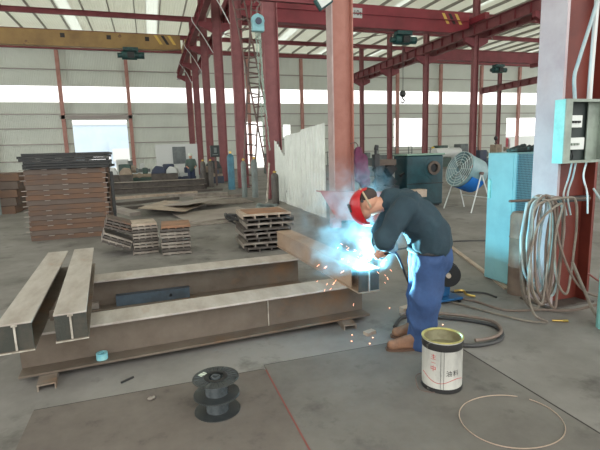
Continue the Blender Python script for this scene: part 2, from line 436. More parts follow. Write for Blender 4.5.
# ---------------------------------------------------------------- cranes
def crane(name, label, x0, x1, y, z0, z1, m, w=0.5, tip=0.35):
    r = thing(name, label, 'crane', ((x0+x1)/2, y, z0), 'overhead travelling cranes')
    MB().prism([(x0, z1), (x1, z1), (x1, z0+tip), (x1-1.4, z0), (x0+1.4, z0), (x0, z0+tip)], w, (0, y, 0)).build('girder', m, r, bevel=0.015)
    return r
def chevron(r, x, y, z0, z1, w):
    for k in range(3):
        MB().prism([(x+k*0.5, z1), (x+k*0.5+0.22, z1), (x+k*0.5+0.62, z0), (x+k*0.5+0.4, z0)], 0.01, (0, y-w/2-0.006, 0)).build('stripe', 'chev_y' if k != 1 else 'chev_k', r)
def end_truck(r, x, y, m):
    MB().b2((x-0.18, y-1.6, 9.83), (x+0.18, y+1.6, 10.25)).build('end_truck', m, r, bevel=0.02)
LY = 38.0
r = crane('bridge_crane', 'mustard yellow bridge crane girder high over the left bay', -21, 2.95, LY, 9.7, 10.8, 'mustard', 0.5, 0.12)
end_truck(r, 3.32, LY, 'mustard'); chevron(r, 1.0, LY, 10.1, 10.75, 0.5)
for xx in (-5.3, -2.2, 0.5): MB().b2((xx-0.15, LY-0.26, 10.3), (xx+0.15, LY-0.24, 10.6)).build('junction_box', 'chev_k', r)
RYc = 27.2
r = crane('bridge_crane', 'red bridge crane girder with white number plate over the middle bay', 5.15, 21.2, RYc, 9.2, 10.55, 'crane_red', 0.6)
end_truck(r, 4.85, RYc, 'crane_red'); end_truck(r, 21.55, RYc, 'crane_red'); chevron(r, 19.0, RYc, 9.75, 10.4, 0.6)
MB().b2((5.15, RYc-0.4, 9.95), (21.2, RYc-0.3, 10.0)).build('ledge', 'crane_red', r)
def text(body, size, name, m, parent, ext=0.003):
    cu = bpy.data.curves.new(name, 'FONT'); cu.body = body; cu.size = size; cu.extrude = ext; cu.align_x = 'CENTER'; cu.align_y = 'CENTER'
    o = bpy.data.objects.new(name, cu); C.objects.link(o)
    dg = bpy.context.evaluated_depsgraph_get(); dg.update()
    me = bpy.data.meshes.new_from_object(o.evaluated_get(dg)); bpy.data.objects.remove(o)
    return me
def add_mesh(name, me, m, parent, fn):
    off = V((0,0,0)); p = parent
    while p is not None: off = off + V(p.location); p = p.parent
    for v in me.vertices: v.co = fn(v.co) - off
    me.materials.clear(); me.materials.append(M[m])
    o = bpy.data.objects.new(name, me); C.objects.link(o); o.parent = parent; return o
pl = MB().b2((12.55, RYc-0.335, 9.72), (13.2, RYc-0.31, 10.3)).build('number_plate', 'white', r, label='white number plate')
add_mesh('lettering', text('10t', 0.42, 'lettering', 'ink_black', r), 'ink_black', pl, lambda c: V((12.87+c.x, RYc-0.342+c.z*0.3, 10.0+c.y)))
CY = 38.5
r = crane('bridge_crane', 'dark red bridge crane girder over the far right bay', 23.1, 39.4, CY, 9.9, 10.8, 'red_dark', 0.5)
end_truck(r, 22.85, CY, 'red_dark'); end_truck(r, 39.7, CY, 'red_dark')
def hoist(x, y, z, s, label, hook=None):
    r = thing('electric_hoist', label, 'hoist', (x, y, z), 'electric hoists under the bridge cranes')
    MB().b2((x-0.45*s, y-0.25*s, z+0.25*s), (x+0.45*s, y+0.25*s, z+0.45*s)).build('trolley', 'hoist_teal', r)
    MB().cyl((x-0.55*s, y, z), (x+0.35*s, y, z), 0.27*s).build('drum', 'hoist_teal', r, smooth=True)
    MB().cyl((x+0.35*s, y, z), (x+0.8*s, y, z), 0.2*s).build('motor', 'hoist_teal', r, smooth=True)
    MB().cyl((x-0.8*s, y, z-0.02), (x-0.55*s, y, z-0.02), 0.15*s).build('gearbox', 'hoist_teal', r, smooth=True)
    MB().b2((x-0.2*s, y-0.4*s, z-0.2*s), (x+0.2*s, y-0.28*s, z+0.15*s)).build('control_box', 'black', r)
    if hook:
        MB().cyl((x-0.06, y, z), (x-0.03, y, hook+0.3), 0.012, 6).cyl((x+0.06, y, z), (x+0.03, y, hook+0.3), 0.012, 6).build('cable', 'cable', r)
        MB().ell((x, y, hook+0.25), (0.2*s, 0.1*s, 0.2*s)).tube(spline([(x, y, hook+0.1), (x, y, hook-0.05), (x+0.12, y, hook-0.2), (x, y, hook-0.34), (x-0.12, y, hook-0.25)], 5), 0.035*s, 8).build('hook', 'black', r, smooth=True)
    return r
hoist(-0.75, LY-0.1, 9.25, 1.2, 'dark hoist under the mustard crane girder')
hoist(16.3, RYc, 8.65, 1.15, 'teal hoist under the red crane girder with a hook on long ropes', 5.0)
hoist(34.0, CY, 9.2, 1.15, 'far teal hoist under the dark red girder above the right doorway', 2.2)

# chain hoist hanging close to the near left runway
r = thing('chain_hoist', 'small teal chain hoist hanging beside the ladders with pale chain', 'hoist', (2.43, 10.0, 4.5))
MB().lathe([(0, -0.07), (0.13, -0.07), (0.15, -0.04), (0.15, 0.04), (0.13, 0.07), (0, 0.07)], (2.43, 10, 4.42), 8, Matrix.Rotation(pi/2, 3, 'X')).b2((2.3, 9.94, 4.2), (2.56, 10.06, 4.5)).build('housing', 'cyan', r, bevel=0.01)
MB().cyl((2.43, 9.9, 4.4), (2.43, 9.93, 4.4), 0.07).build('hub', 'navy', r)
MB().tube(spline([(2.43, 10, 4.55), (2.43, 10, 4.68), (2.5, 10, 4.76), (2.43, 10, 4.84), (2.36, 10, 4.78)], 5), 0.018, 8).build('hook', 'rod', r, smooth=True)
mb = MB()
for xa, za, xb, zb in ((2.38, 4.2, 2.45, 1.9), (2.47, 4.2, 2.5, 2.5), (2.43, 4.2, 2.58, 1.7)):
    n = 44
    for k in range(n):
        t = k/(n-1); c = V((xa+(xb-xa)*t, 10+0.02*sin(k), za+(zb-za)*t)); h = (za-zb)/n*0.62
        pts = [c+V((0.016*cos(a), 0, h*sin(a))) if k % 2 else c+V((0, 0.016*cos(a), h*sin(a))) for a in [2*pi*j/6 for j in range(6)]]
        mb.tube(pts, 0.007, 4, closed=True)
mb.build('hand_chain', 'chain', r)
# jib it hangs from
r = thing('jib_beam', 'red jib beam reaching from the second column above the chain hoist', 'beam', (3.0, 9.9, 4.84))
MB().b2((2.0, 9.95, 4.84), (4.3, 10.05, 4.86)).b2((2.0, 9.95, 5.02), (4.3, 10.05, 5.04)).b2((2.0, 9.99, 4.86), (4.3, 10.01, 5.02)).build('beam', 'red_dark', r)
MB().b2((4.0, 9.6, 4.75), (4.25, 10.1, 4.84)).build('mount', 'red_dark', r)
# lamp head near the pillar
r = thing('flood_lamp', 'white faced lamp head hanging left of the faded red column', 'lamp', (3.6, 9.1, 4.5))
MB().box((3.6, 9.1, 4.62), (0.34, 0.1, 0.24), rot=Matrix.Rotation(radians(-35), 3, 'Y')).build('housing', 'hoist_teal', r, bevel=0.01)
MB().box((3.6, 9.04, 4.62), (0.26, 0.01, 0.17), rot=Matrix.Rotation(radians(-35), 3, 'Y')).build('lens', 'breaker', r)
MB().cyl((3.65, 9.1, 4.7), (3.84, 9.35, 4.75), 0.02, 8).build('arm', 'rod', r)

# ladders
def ladder(p, q, w, label):
    p, q = V(p), V(q); d = (q-p).normalized(); sx = V((1, 0, 0)); sx = (sx - d*sx.dot(d)).normalized()
    r = thing('ladder', label, 'ladder', p, 'ladders leaning on the crane runway')
    for s in (-1, 1): MB().cyl(p+sx*s*w/2, q+sx*s*w/2, 0.036, 8).build('rail', 'rod', r)
    n = int((q-p).length/0.38)
    for k in range(1, n): c = p+(q-p)*(k/n); MB().cyl(c-sx*w/2, c+sx*w/2, 0.028, 6).build('rung', 'rod', r)
ladder((3.55, 17.4, 0), (4.6, 18.2, 9.0), 0.46, 'rusty ladder whose top leans to the right, crossing the other')
ladder((4.6, 16.9, 0), (3.6, 18.9, 9.1), 0.46, 'rusty ladder whose top leans to the left, crossing the other')

# ---------------------------------------------------------------- big H beams
BZ0, BZ1 = 0.05, 0.37
def hbeam(name, label, cat, p, q, w, z0, z1, mtop, mweb, group=None, tf=0.018):
    """H beam lying from p to q (x,y), flanges horizontal"""
    c = V(((p[0]+q[0])/2, (p[1]+q[1])/2, z0))
    r = thing(name, label, cat, c, group)
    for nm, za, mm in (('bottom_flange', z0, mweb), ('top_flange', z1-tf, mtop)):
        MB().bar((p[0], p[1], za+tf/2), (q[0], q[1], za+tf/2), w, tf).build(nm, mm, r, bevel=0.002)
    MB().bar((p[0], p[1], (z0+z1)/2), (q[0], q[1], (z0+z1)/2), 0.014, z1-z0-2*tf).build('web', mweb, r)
    return r
fb = hbeam('steel_beam', 'front one of the two big steel beams lying on the floor', 'beam', (-1.03, 3.665), (1.86, 3.84), 0.31, BZ0, BZ1, 'beam_top', 'beam_web', 'big beams lying on the floor')
# welded seam on its web
MB().box((0.9, 3.768, 0.21), (0.008, 0.012, 0.28), radians(3.5)).build('weld_seam', 'bright_edge', fb)
rb_ = hbeam('steel_beam', 'rear one of the two big steel beams lying on the floor', 'beam', (-1.12, 5.0), (1.6, 5.06), 0.31, BZ0, BZ1, 'beam_top', 'beam_web', 'big beams lying on the floor')
# steel blocks underneath
def offcut(x, y, w, label, rz=0.1, l=0.3):
    r = thing('channel_offcut', label, 'offcut', (x, y, 0), 'channel offcuts under the big beams')
    mb = MB()
    R = Matrix.Rotation(rz, 3, 'Z')
    for c, d in (((0, 0, 0.043), (w, l, 0.01)), ((-w/2+0.005, 0, 0.019), (0.01, l, 0.038)), ((w/2-0.005, 0, 0.019), (0.01, l, 0.038))):
        mb.box(V((x, y, 0))+R @ V(c), d, rz)
    mb.build('channel', 'beam', r)
offcut(-0.83, 3.52, 0.12, 'short channel offcut under the left end of the front beam')
offcut(1.62, 3.72, 0.12, 'short channel offcut under the right end of the front beam', -0.1, 0.34)
offcut(-0.85, 5.02, 0.12, 'short channel offcut under the left end of the rear beam')
offcut(1.4, 5.05, 0.12, 'short channel offcut under the right end of the rear beam')
# two small H beams on top, left
def small_beam(p, q, label):
    w, z0, z1 = 0.205, BZ1, BZ1+0.2
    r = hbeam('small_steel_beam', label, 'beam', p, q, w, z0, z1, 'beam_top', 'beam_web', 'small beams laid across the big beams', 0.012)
    P, Q = V((*p, 0)), V((*q, 0)); d = (Q-P).normalized(); s = V((d.y, -d.x, 0)); zc = V((0, 0, (z0+z1)/2))
    for sg in (-1, 1):
        MB().bar(P+d*0.008+s*sg*(w/4+0.002)+zc, P+d*0.02+s*sg*(w/4+0.002)+zc, w/2-0.012, z1-z0-0.024).build('end_plate', 'end_plate', r)
    MB().bar(P-d*0.002+zc, P+d*0.008+zc, 0.012, z1-z0-0.03).bar(P-d*0.002+zc+V((0, 0, 0.083)), P+d*0.008+zc+V((0, 0, 0.083)), 0.034, 0.014).build('web_edge', 'bright_edge', r)
    MB().bar(P-d*0.003+V((0, 0, z0+0.004)), P+V((0, 0, z0+0.004)), w, 0.008).build('lower_edge', 'bright_edge', r)
small_beam((-0.915, 3.20), (-1.07, 5.62), 'left one of the two small steel beams laid over the big beams')
small_beam((-0.60, 3.28), (-0.81, 5.68), 'right one of the two small steel beams laid over the big beams')
# bits wedged between them
tag(MB().box((-0.78, 3.78, 0.41), (0.10, 0.015, 0.08)).b2((-0.82, 3.79, 0.37), (-0.74, 3.86, 0.38)).build('angle_clip', 'beam'), 'small steel clip wedged between the two small beams', 'clip')
# welded beam, right
wp, wq = V((1.735, 3.43, 0)), V((1.62, 5.7, 0))
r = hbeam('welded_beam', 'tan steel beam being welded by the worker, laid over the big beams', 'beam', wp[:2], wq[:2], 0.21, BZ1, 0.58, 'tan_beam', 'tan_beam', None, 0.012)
d = (wq-wp).normalized(); s = V((d.y, -d.x, 0)); zc = V((0, 0, (BZ1+0.58)/2))
MB().bar(wp+d*0.16-s*0.09+zc, wq-s*0.09+zc, 0.008, 0.18).build('side_plate', 'tan_beam', r)
for sg in (-1, 1): MB().bar(wp+d*0.006+s*sg*0.055+zc, wp+d*0.016+s*sg*0.055+zc, 0.09, 0.18).build('end_plate', 'end_plate', r)
MB().bar(wp-d*0.003+zc, wp+d*0.006+zc, 0.012, 0.19).build('web_edge', 'bright_edge', r)
lug = MB().box((1.70, 3.50, 0.63), (0.075, 0.012, 0.1), rz=-0.05).build('lug_plate', 'end_plate', r)
MB().cyl((1.685, 3.49, 0.655), (1.685, 3.496, 0.655), 0.009, 12).cyl((1.715, 3.488, 0.655), (1.715, 3.495, 0.655), 0.009, 12).build('bolt_hole', 'copper', lug)
tag(MB().box((1.72, 3.4, 0.015), (0.1, 0.06, 0.03), 0.3).build('steel_scrap', 'plate_tan'), 'small steel scrap under the end of the welded beam', 'scrap')
# blue channel between the beams
r = thing('blue_channel', 'blue grey steel channel lying on the lower flange of the rear big beam', 'channel', (-0.1, 4.95, 0.068))
MB().bar((-0.45, 4.895, 0.125), (0.30, 4.905, 0.125), 0.01, 0.10).bar((-0.45, 4.93, 0.075), (0.30, 4.94, 0.075), 0.08, 0.01).bar((-0.45, 4.93, 0.175), (0.30, 4.94, 0.175), 0.08, 0.01).build('channel', 'blue_steel', r)
MB().cyl((0.1, 4.885, 0.125), (0.1, 4.892, 0.125), 0.016, 14).build('hole', 'black', r)
tag(MB().box((-0.68, 4.92, 0.10), (0.12, 0.05, 0.06), 0.1).build('steel_block', 'plate_grey'), 'small grey block left of the blue channel on the rear beam flange', 'block')
tag(MB().b2((-0.75, 4.3, 0.0), (-0.5, 4.6, 0.03)).build('steel_scrap', 'plate_dk'), 'flat dark scrap on the floor between the two big beams', 'scrap')
tag(MB().box((-0.28, 3.3, 0.01), (0.10, 0.012, 0.012), 0.6).build('steel_scrap', 'cable'), 'short dark rod on the floor below the front beam', 'scrap')
tag(MB().ell((-0.12, 2.95, 0.02), (0.02, 0.014, 0.012)).ell((-0.1, 2.965, 0.016), (0.012, 0.014, 0.01)).build('pebble', 'plate_grey'), 'small grey crumb on the floor left of the spools', 'crumb')
# blue cup on bottom flange
r = thing('tape_roll', 'small pale blue roll lying on the lower flange of the front beam', 'tape roll', (-0.47, 3.60, 0.068))
MB().lathe([(0.02, 0), (0.042, 0), (0.042, 0.05), (0.02, 0.05), (0.02, 0)], (-0.47, 3.605, 0.069), 20).build('roll', 'cup', r, smooth=True)

# ---------------------------------------------------------------- floor plates
tag(MB().b2((-0.84, -1.0, 0), (0.695, 3.1, 0.006)).build('steel_floor_plate', 'floorplate'), 'brown steel plate on the floor under the wire spools', 'floor plate', 'steel plates on the floor')
tag(MB().b2((0.705, -1.0, 0), (2.255, 3.16, 0.006)).build('steel_floor_plate', 'floorplate2'), 'brown steel plate on the floor under the paint can', 'floor plate', 'steel plates on the floor')
tag(MB().bar((0.7, 3.08, 0.0065), (0.7, 0.5, 0.0065), 0.010, 0.003).build('rust_line', 'hose_red'), 'thin red line in the joint between two floor plates', 'joint')

tag(MB().b2((2.257, 0.2, 0.0), (2.272, 3.3, 0.003)).build('floor_joint', 'groove'), 'dark dirt filled joint along the right edge of the grey floor plate', 'joint')
tag(MB().b2((-0.84, 3.101, 0.0), (0.69, 3.112, 0.003)).build('floor_joint', 'groove'), 'dark joint along the far edge of the brown floor plate', 'joint')
tag(MB().b2((0.705, 3.161, 0.0), (2.25, 3.172, 0.003)).build('floor_joint', 'groove'), 'dark joint along the far edge of the grey floor plate', 'joint')
# ---------------------------------------------------------------- spools
def spool(z, label, first):
    r = thing('wire_spool', label, 'spool', (0.285, 2.68, z), 'empty wire spools')
    R, t = 0.143, 0.004
    for k, zz in enumerate((0, 0.106)):
        MB().lathe([(0.045, zz), (R, zz), (R+0.002, zz+t/2), (R, zz+t), (0.045, zz+t), (0.045, zz)], (0.285, 2.68, z), 48).build('flange', 'spool', r, smooth=True)
    MB().lathe([(0.072, 0.004), (0.072, 0.106), (0.05, 0.106), (0.05, 0.004)], (0.285, 2.68, z), 32).build('core', 'spool_core', r, smooth=True)
    if first:
        mb = MB()
        for k in range(24):
            a = 2*pi*k/24; mb.bar((0.285+0.075*cos(a), 2.68+0.075*sin(a), z+0.112), (0.285+0.132*cos(a), 2.68+0.132*sin(a), z+0.112), 0.003, 0.003)
        mb.build('rib', 'spool_core', r)
        MB().lathe([(0.0, 0.06), (0.052, 0.06)], (0.285, 2.68, z), 24).build('hub', 'black', r)
        MB().lathe([(0.022, 0.06), (0.022, 0.116), (0.028, 0.116), (0.028, 0.06)], (0.285, 2.68, z), 24).build('bore', 'spool_core', r, smooth=True)
        MB().lathe([(0.05, 0.1105), (0.074, 0.1105), (0.074, 0.114), (0.05, 0.114)], (0.285, 2.68, z), 32).build('collar', 'black', r)
        MB().box((0.21, 2.74, z+0.1122), (0.05, 0.035, 0.001), 0.6).build('sticker', 'sticker', r)
spool(0.006, 'lower of the two stacked black plastic wire spools', False)
spool(0.117, 'upper of the two stacked black plastic wire spools, pale sticker on top', True)

# ---------------------------------------------------------------- paint can
cx, cy = 1.775, 2.435; z0 = 0.006
r = thing('paint_can', 'dented white paint can with black bands in front of the worker', 'can', (cx, cy, z0))
Rr, Hc = 0.132, 0.352
E_ = Matrix.Diagonal(V((1, 1, 1)))
prof = [(0, 0.012), (Rr-0.004, 0.012), (Rr, 0.0), (Rr+0.003, 0.006), (Rr, 0.014), (Rr, Hc-0.05), (Rr+0.003, Hc-0.045), (Rr, Hc-0.04), (Rr, Hc-0.006)]
MB().lathe(prof, (cx, cy, z0), 56).build('body', 'can', r, smooth=True)
MB().lathe([(Rr, Hc-0.006), (Rr+0.005, Hc-0.004), (Rr+0.005, Hc+0.003), (Rr-0.004, Hc+0.004), (Rr-0.012, Hc-0.004), (Rr-0.008, Hc-0.01)], (cx, cy, z0), 56).build('rim', 'can_rim', r, smooth=True, label='yellowed rolled rim')
MB().lathe([(Rr-0.008, Hc-0.008), (Rr-0.01, Hc-0.06), (Rr-0.02, Hc-0.075), (0, Hc-0.08)], (cx, cy, z0), 56).build('inside', 'can_in', r, smooth=True)
MB().lathe([(Rr+0.0012, Hc-0.062), (Rr+0.0045, Hc-0.045), (Rr+0.0012, Hc-0.012)], (cx, cy, z0), 56).build('upper_band', 'can_black', r, smooth=True, label='black painted upper band')
MB().lathe([(Rr+0.0042, 0.002), (Rr+0.0015, 0.03)], (cx, cy, z0), 56).build('lower_band', 'can_black', r, smooth=True, label='black scuffed lower band')
am = atan2(-cy, -cx)      # towards the camera
def on_can(c, a0, zz, Rc=Rr+0.0015): a = am + a0 + c.x/Rc; return V((cx+Rc*cos(a), cy+Rc*sin(a), z0+zz+c.y))
for body, sz, a0, zz, mm in (('\u4e3b', 0.042, -0.42, 0.245, 'ink_red'), ('\u4e00', 0.034, -0.42, 0.205, 'ink_red'), ('\u4e2d', 0.044, -0.42, 0.165, 'ink_red'), ('\u6cb9', 0.044, 0.36, 0.14, 'ink_black'), ('\u6599', 0.044, 0.72, 0.14, 'ink_black')):
    add_mesh('lettering', text(body, sz, 'lettering', mm, r, 0.0), mm, r, lambda c, a0=a0, zz=zz: on_can(c, a0, zz))
mb = MB(); pts = [on_can(V((0, 0, 0)), -1.1+0.06*k, 0.10+0.02*sin(k*0.18+2.0)-0.0006*k) for k in range(40)]
mb.tube(pts, 0.0016, 4); mb.build('red_line', 'ink_red', r)
for a0 in (-0.05, 0.1): 
    MB().tube([on_can(V((0, 0, 0)), a0, zz) for zz in (0.02, 0.1, 0.2, 0.3)], 0.0011, 4).build('seam', 'ink_black', r)
aL = am-1.5
MB().tube(spline([on_can(V((0, 0, 0)), -1.5, 0.07), on_can(V((0, 0, 0)), -1.5, 0.03)+V((-0.05, -0.01, 0.03)), on_can(V((0, 0, 0)), -1.2, 0.0)+V((-0.05, -0.03, 0.004)), on_can(V((0, 0, 0)), -0.7, 0.002)+V((-0.02, -0.02, 0.0)), on_can(V((0, 0, 0)), -0.3, 0.004)], 8), 0.003, 6).build('wire_handle', 'rod', r, smooth=True)

# wire ring on the floor
pts = [(1.90+0.30*cos(a), 1.94+0.262*sin(a), 0.011+0.003*sin(3*a)) for a in [0.75+(2*pi-0.25)*k/60 for k in range(61)]]
tag(MB().tube(pts, 0.0032, 6).build('wire_ring', 'copper', smooth=True), 'thin bright wire bent into a ring on the floor plate', 'wire')
# dark cable loop behind the can
pts = spline([(1.98, 3.42, 0.02), (2.2, 3.6, 0.02), (2.55, 3.42, 0.02), (2.8, 3.12, 0.02), (2.66, 2.86, 0.02), (2.35, 2.84, 0.02), (2.15, 3.05, 0.02), (2.1, 3.3, 0.03)], 8)
tag(MB().tube(pts, 0.017, 8).build('welding_cable', 'cable', smooth=True), 'thick dark cable looped on the floor behind the paint can', 'cable')
tag(MB().tube([p+V((0.03, 0.05, 0.018)) for p in pts[6:40]], 0.015, 8).build('welding_cable', 'hose_brown', smooth=True), 'brownish cable lying on top of the dark looped cable', 'cable')
tag(MB().tube(spline([(2.9, 4.0, 0.012), (3.1, 3.75, 0.012), (3.2, 3.4, 0.012), (3.5, 3.28, 0.012), (3.7, 3.1, 0.04), (3.9, 3.0, 0.1)], 8), 0.013, 8).build('floor_hose', 'hose_brown', smooth=True), 'brown hose running on the floor from the wire feeder to the coiled hoses', 'hose')
tag(MB().tube(spline([(2.55, 4.1, 0.012), (2.9, 4.15, 0.012), (3.35, 3.95, 0.012), (3.4, 3.75, 0.012)], 8), 0.01, 8).build('floor_hose', 'cable', smooth=True), 'thin dark cable crossing the floor to the cyan cabinet', 'cable')
tag(MB().tube(spline([(3.45, 6.2, 0.012), (4.1, 6.35, 0.012), (4.9, 6.4, 0.012), (5.6, 6.1, 0.012)], 8), 0.012, 8).build('floor_hose', 'cable', smooth=True), 'dark cable across the floor behind the worker', 'cable')
for a, b, l in (((4.75, 6.6), (3.72, 3.95), 'long pale flat bar on the floor between worker and cyan cabinet'), ((4.4, 6.9), (3.3, 4.7), 'darker flat bar on the floor left of the long pale bar')):
    tag(MB().bar((*a, 0.012), (*b, 0.012), 0.06, 0.02).build('flat_bar', 'plate_tan' if a[0] > 4.5 else 'plate_grey'), l, 'steel bar')

# ---------------------------------------------------------------- wire feeder
r = thing('wire_feeder', 'blue wire feeder with black spool behind the worker\'s legs', 'wire feeder', (2.85, 3.9, 0))
MB().b2((2.62, 3.78, 0.03), (3.0, 4.0, 0.055)).build('base', 'feeder', r, bevel=0.004)
MB().prism([(2.66, 0.055), (2.9, 0.055), (2.92, 0.2), (2.88, 0.36), (2.8, 0.42), (2.74, 0.36), (2.68, 0.2)], 0.05, (0, 3.9, 0)).build('body', 'feeder', r, bevel=0.006)
MB().b2((2.66, 3.83, 0.08), (2.76, 3.87, 0.27)).cyl((2.71, 3.8, 0.23), (2.71, 3.86, 0.23), 0.035).build('drive_unit', 'black', r, bevel=0.004)
rz = Matrix.Rotation(radians(-28), 3, 'Z') @ Matrix.Rotation(pi/2, 3, 'X')
MB().lathe([(0.03, -0.05), (0.125, -0.05), (0.125, -0.04), (0.075, -0.035), (0.075, 0.035), (0.125, 0.04), (0.125, 0.05), (0.03, 0.05)], (2.86, 3.86, 0.30), 36, rz).build('spool', 'black', r, smooth=True)
MB().cyl(V((2.86, 3.86, 0.30))-rz @ V((0, 0, 0.075)), V((2.86, 3.86, 0.30))+rz @ V((0, 0, 0.075)), 0.025).build('spindle', 'plate_tan', r)
mb = MB()
for x in (2.65, 2.97):
    for y in (3.8, 3.98): mb.cyl((x, y-0.012, 0.015), (x, y+0.012, 0.015), 0.015, 12)
mb.build('caster', 'black', r)
MB().tube(spline([(2.98, 3.9, 0.09), (3.05, 3.85, 0.1), (3.12, 3.88, 0.04), (3.2, 3.84, 0.02)], 6), 0.014, 8).build('connector', 'brass', r, smooth=True)
tag(MB().box((2.3, 3.75, 0.03), (0.12, 0.07, 0.06), 0.3).build('steel_block', 'plate_tan'), 'pale steel block on the floor just left of the worker\'s legs', 'block')

# ---------------------------------------------------------------- plates stacks
def tray(w, d, h, n=2, seed=0, lip=0.04):
    """pressed panel: top sheet, side lips, cross ribs"""
    mb = MB(); t = min(0.008, h*0.25)
    mb.b2((-w/2, -d/2, h-t), (w/2, d/2, h))
    for s in (-1, 1):
        mb.b2((s*(w/2-t), -d/2, 0), (s*w/2, d/2, h-t)); mb.b2((-w/2+t, s*(d/2-t), h*lip), (w/2-t, s*d/2, h-t))
    for k in range(n):
        x = -w/2+w*(k+1)/(n+1); mb.b2((x-0.012, -d/2+t, 0), (x+0.012, d/2-t, h-t))
    return mb
def stack(x, y, z, w, d, h, n, rz, mats, name, cat, where, group, jit=0.03, top=None, tilt=None, lip=0.3):
    protos = {}
    for k in range(n):
        mm = top if (top and k == n-1) else mats[k % len(mats)]
        if mm not in protos:
            mb = tray(w, d, h, 3, 0, lip); o = mb.build(name, mm); o.data.transform(Matrix.Translation(o.location - V((0, 0, 0))))
            protos[mm] = o
        else: o = protos[mm].copy(); C.objects.link(o)
        j = V((rnd(-jit, jit), rnd(-jit, jit), 0))
        if tilt:
            R = Matrix.Rotation(tilt, 3, 'Y'); o.location = V((x, y, z)) + R @ V((0, 0, k*(h+0.001))) + j
            o.rotation_euler = (0, tilt, rz)
        else:
            o.location = V((x, y, z+k*(h+0.0015))) + j; o.rotation_euler = (0, 0, rz+rnd(-1, 1)*jit)
        left = n-1-k
        pos = 'topmost' if left == 0 else ('bottom one' if k == 0 else '%s from the top' % ['', 'second', 'third', 'fourth', 'fifth', 'sixth', 'seventh', 'eighth', 'ninth', 'tenth', 'eleventh', 'twelfth', 'thirteenth', 'fourteenth', 'fifteenth'][left])
        tag(o, '%s, %s' % (where, pos), cat, group)
stack(-1.63, 10.62, 0.0, 1.48, 1.05, 0.1, 14, 0.0, ['rust', 'rust2', 'rust3', 'rust', 'rust2', 'rust'], 'rusty_tray', 'panel', 'rusty brown panel of the tall left stack', 'rusty panels in the tall left stack', 0.014, None, None, 0.04)
stack(-1.60, 10.6, 1.425, 1.56, 1.2, 0.05, 6, 0.0, ['dark_panel'], 'black_tray', 'panel', 'black panel lying on top of the tall rusty stack', 'black panels on the tall rusty stack', 0.05, None, None, 0.1)
tag(MB().box((-0.80, 10.3, 0.9), (0.06, 0.5, 0.85), 0.1).box((-0.80, 10.3, 0.24), (0.05, 0.4, 0.48), 0.1).build('black_tray', 'dark_panel', bevel=0.004), 'black panel standing upright against the right side of the rusty stack', 'panel')
# tabs on the front of the rusty stack are clamps
mb = MB()
for k in range(14):
    for xx in (-2.39, -2.0, -1.65, -1.28, -0.9):
        if rnd(0, 1) < 0.8: mb.b2((xx-0.05, 10.055, k*0.1015+0.088), (xx+0.05, 10.08, k*0.1015+0.1))
tag(mb.build('metal_tabs', 'sheet'), 'pale metal tabs along the front edges of the rusty panel stack', 'tabs', None, 'stuff')
stack(-0.19, 8.1, 0, 0.40, 0.6, 0.05, 10, 0.08, ['plate_grey', 'plate_dk', 'plate_grey'], 'square_tray', 'panel', 'small square panel of the middle low stack', 'small panels, middle stack', 0.012, 'plate_tan')
stack(0.31, 7.8, 0, 0.46, 0.6, 0.053, 9, -0.04, ['plate_grey', 'plate_dk', 'plate_grey'], 'square_tray', 'panel', 'small square panel of the low stack with brown top', 'small panels, right stack', 0.014, 'plate_brown')
stack(-0.68, 8.1, 0.16, 0.46, 0.62, 0.045, 4, 0.1, ['plate_dk', 'plate_grey'], 'square_tray', 'panel', 'small panel of the lower slumped pile', 'slumped small panels, lower pile', 0.012, None, radians(24))
stack(-0.62, 8.15, 0.40, 0.44, 0.6, 0.045, 4, 0.1, ['plate_dk', 'rust2'], 'square_tray', 'panel', 'small panel of the upper slumped pile', 'slumped small panels, upper pile', 0.012, None, radians(20))
stack(1.78, 7.5, 0, 0.80, 0.82, 0.078, 8, 0.0, ['plate_dk', 'plate_grey', 'plate_dk', 'sheet'], 'wide_tray', 'panel', 'wide panel of the ragged stack behind the tan beam', 'wide panels in the ragged stack', 0.055, 'plate_tan', None, 0.62)
tag(MB().b2((1.43, 7.15, 0.637), (2.10, 7.75, 0.647)).build('timber_sheet', 'plate_brown'), 'thin brown sheet on top of the ragged panel stack', 'sheet')
# flat sheets on the floor further back
for i, (c, d, rz, t, mm, l) in enumerate([
    ((1.55, 11.9, 0.05), (1.9, 2.0, 0.02), 0.15, -0.02, 'sheet', 'large grey steel sheet lying right of the bent sheet'),
    ((1.6, 11.1, 0.02), (2.1, 1.2, 0.03), 0.05, 0, 'plate_grey', 'darker steel sheet at the bottom of the flat pile'),
    ((0.55, 13.4, 0.16), (1.3, 1.9, 0.015), -0.4, 0.09, 'plate_tan', 'pale steel sheet tilted up on the left of the flat pile'),
    ((1.2, 13.8, 0.22), (1.1, 2.1, 0.015), -0.75, -0.06, 'sheet', 'narrow pale sheet crossing the flat pile'),
    ((0.3, 14.2, 0.08), (1.1, 1.2, 0.02), 0.3, 0.1, 'plate_grey', 'small grey sheet at the far left of the flat pile'),
    ((2.3, 15.2, 0.03), (1.6, 1.4, 0.03), 0.1, 0, 'plate_grey', 'grey sheet lying behind the flat pile')]):
    R = Matrix.Rotation(rz, 3, 'Z') @ Matrix.Rotation(t, 3, 'Y')
    z = c[2] + abs(sin(t))*d[0]*0.3
    tag(MB().box((c[0], c[1], z), d, rot=R).build('steel_sheet', mm), l, 'sheet', 'flat steel sheets behind the stacks')
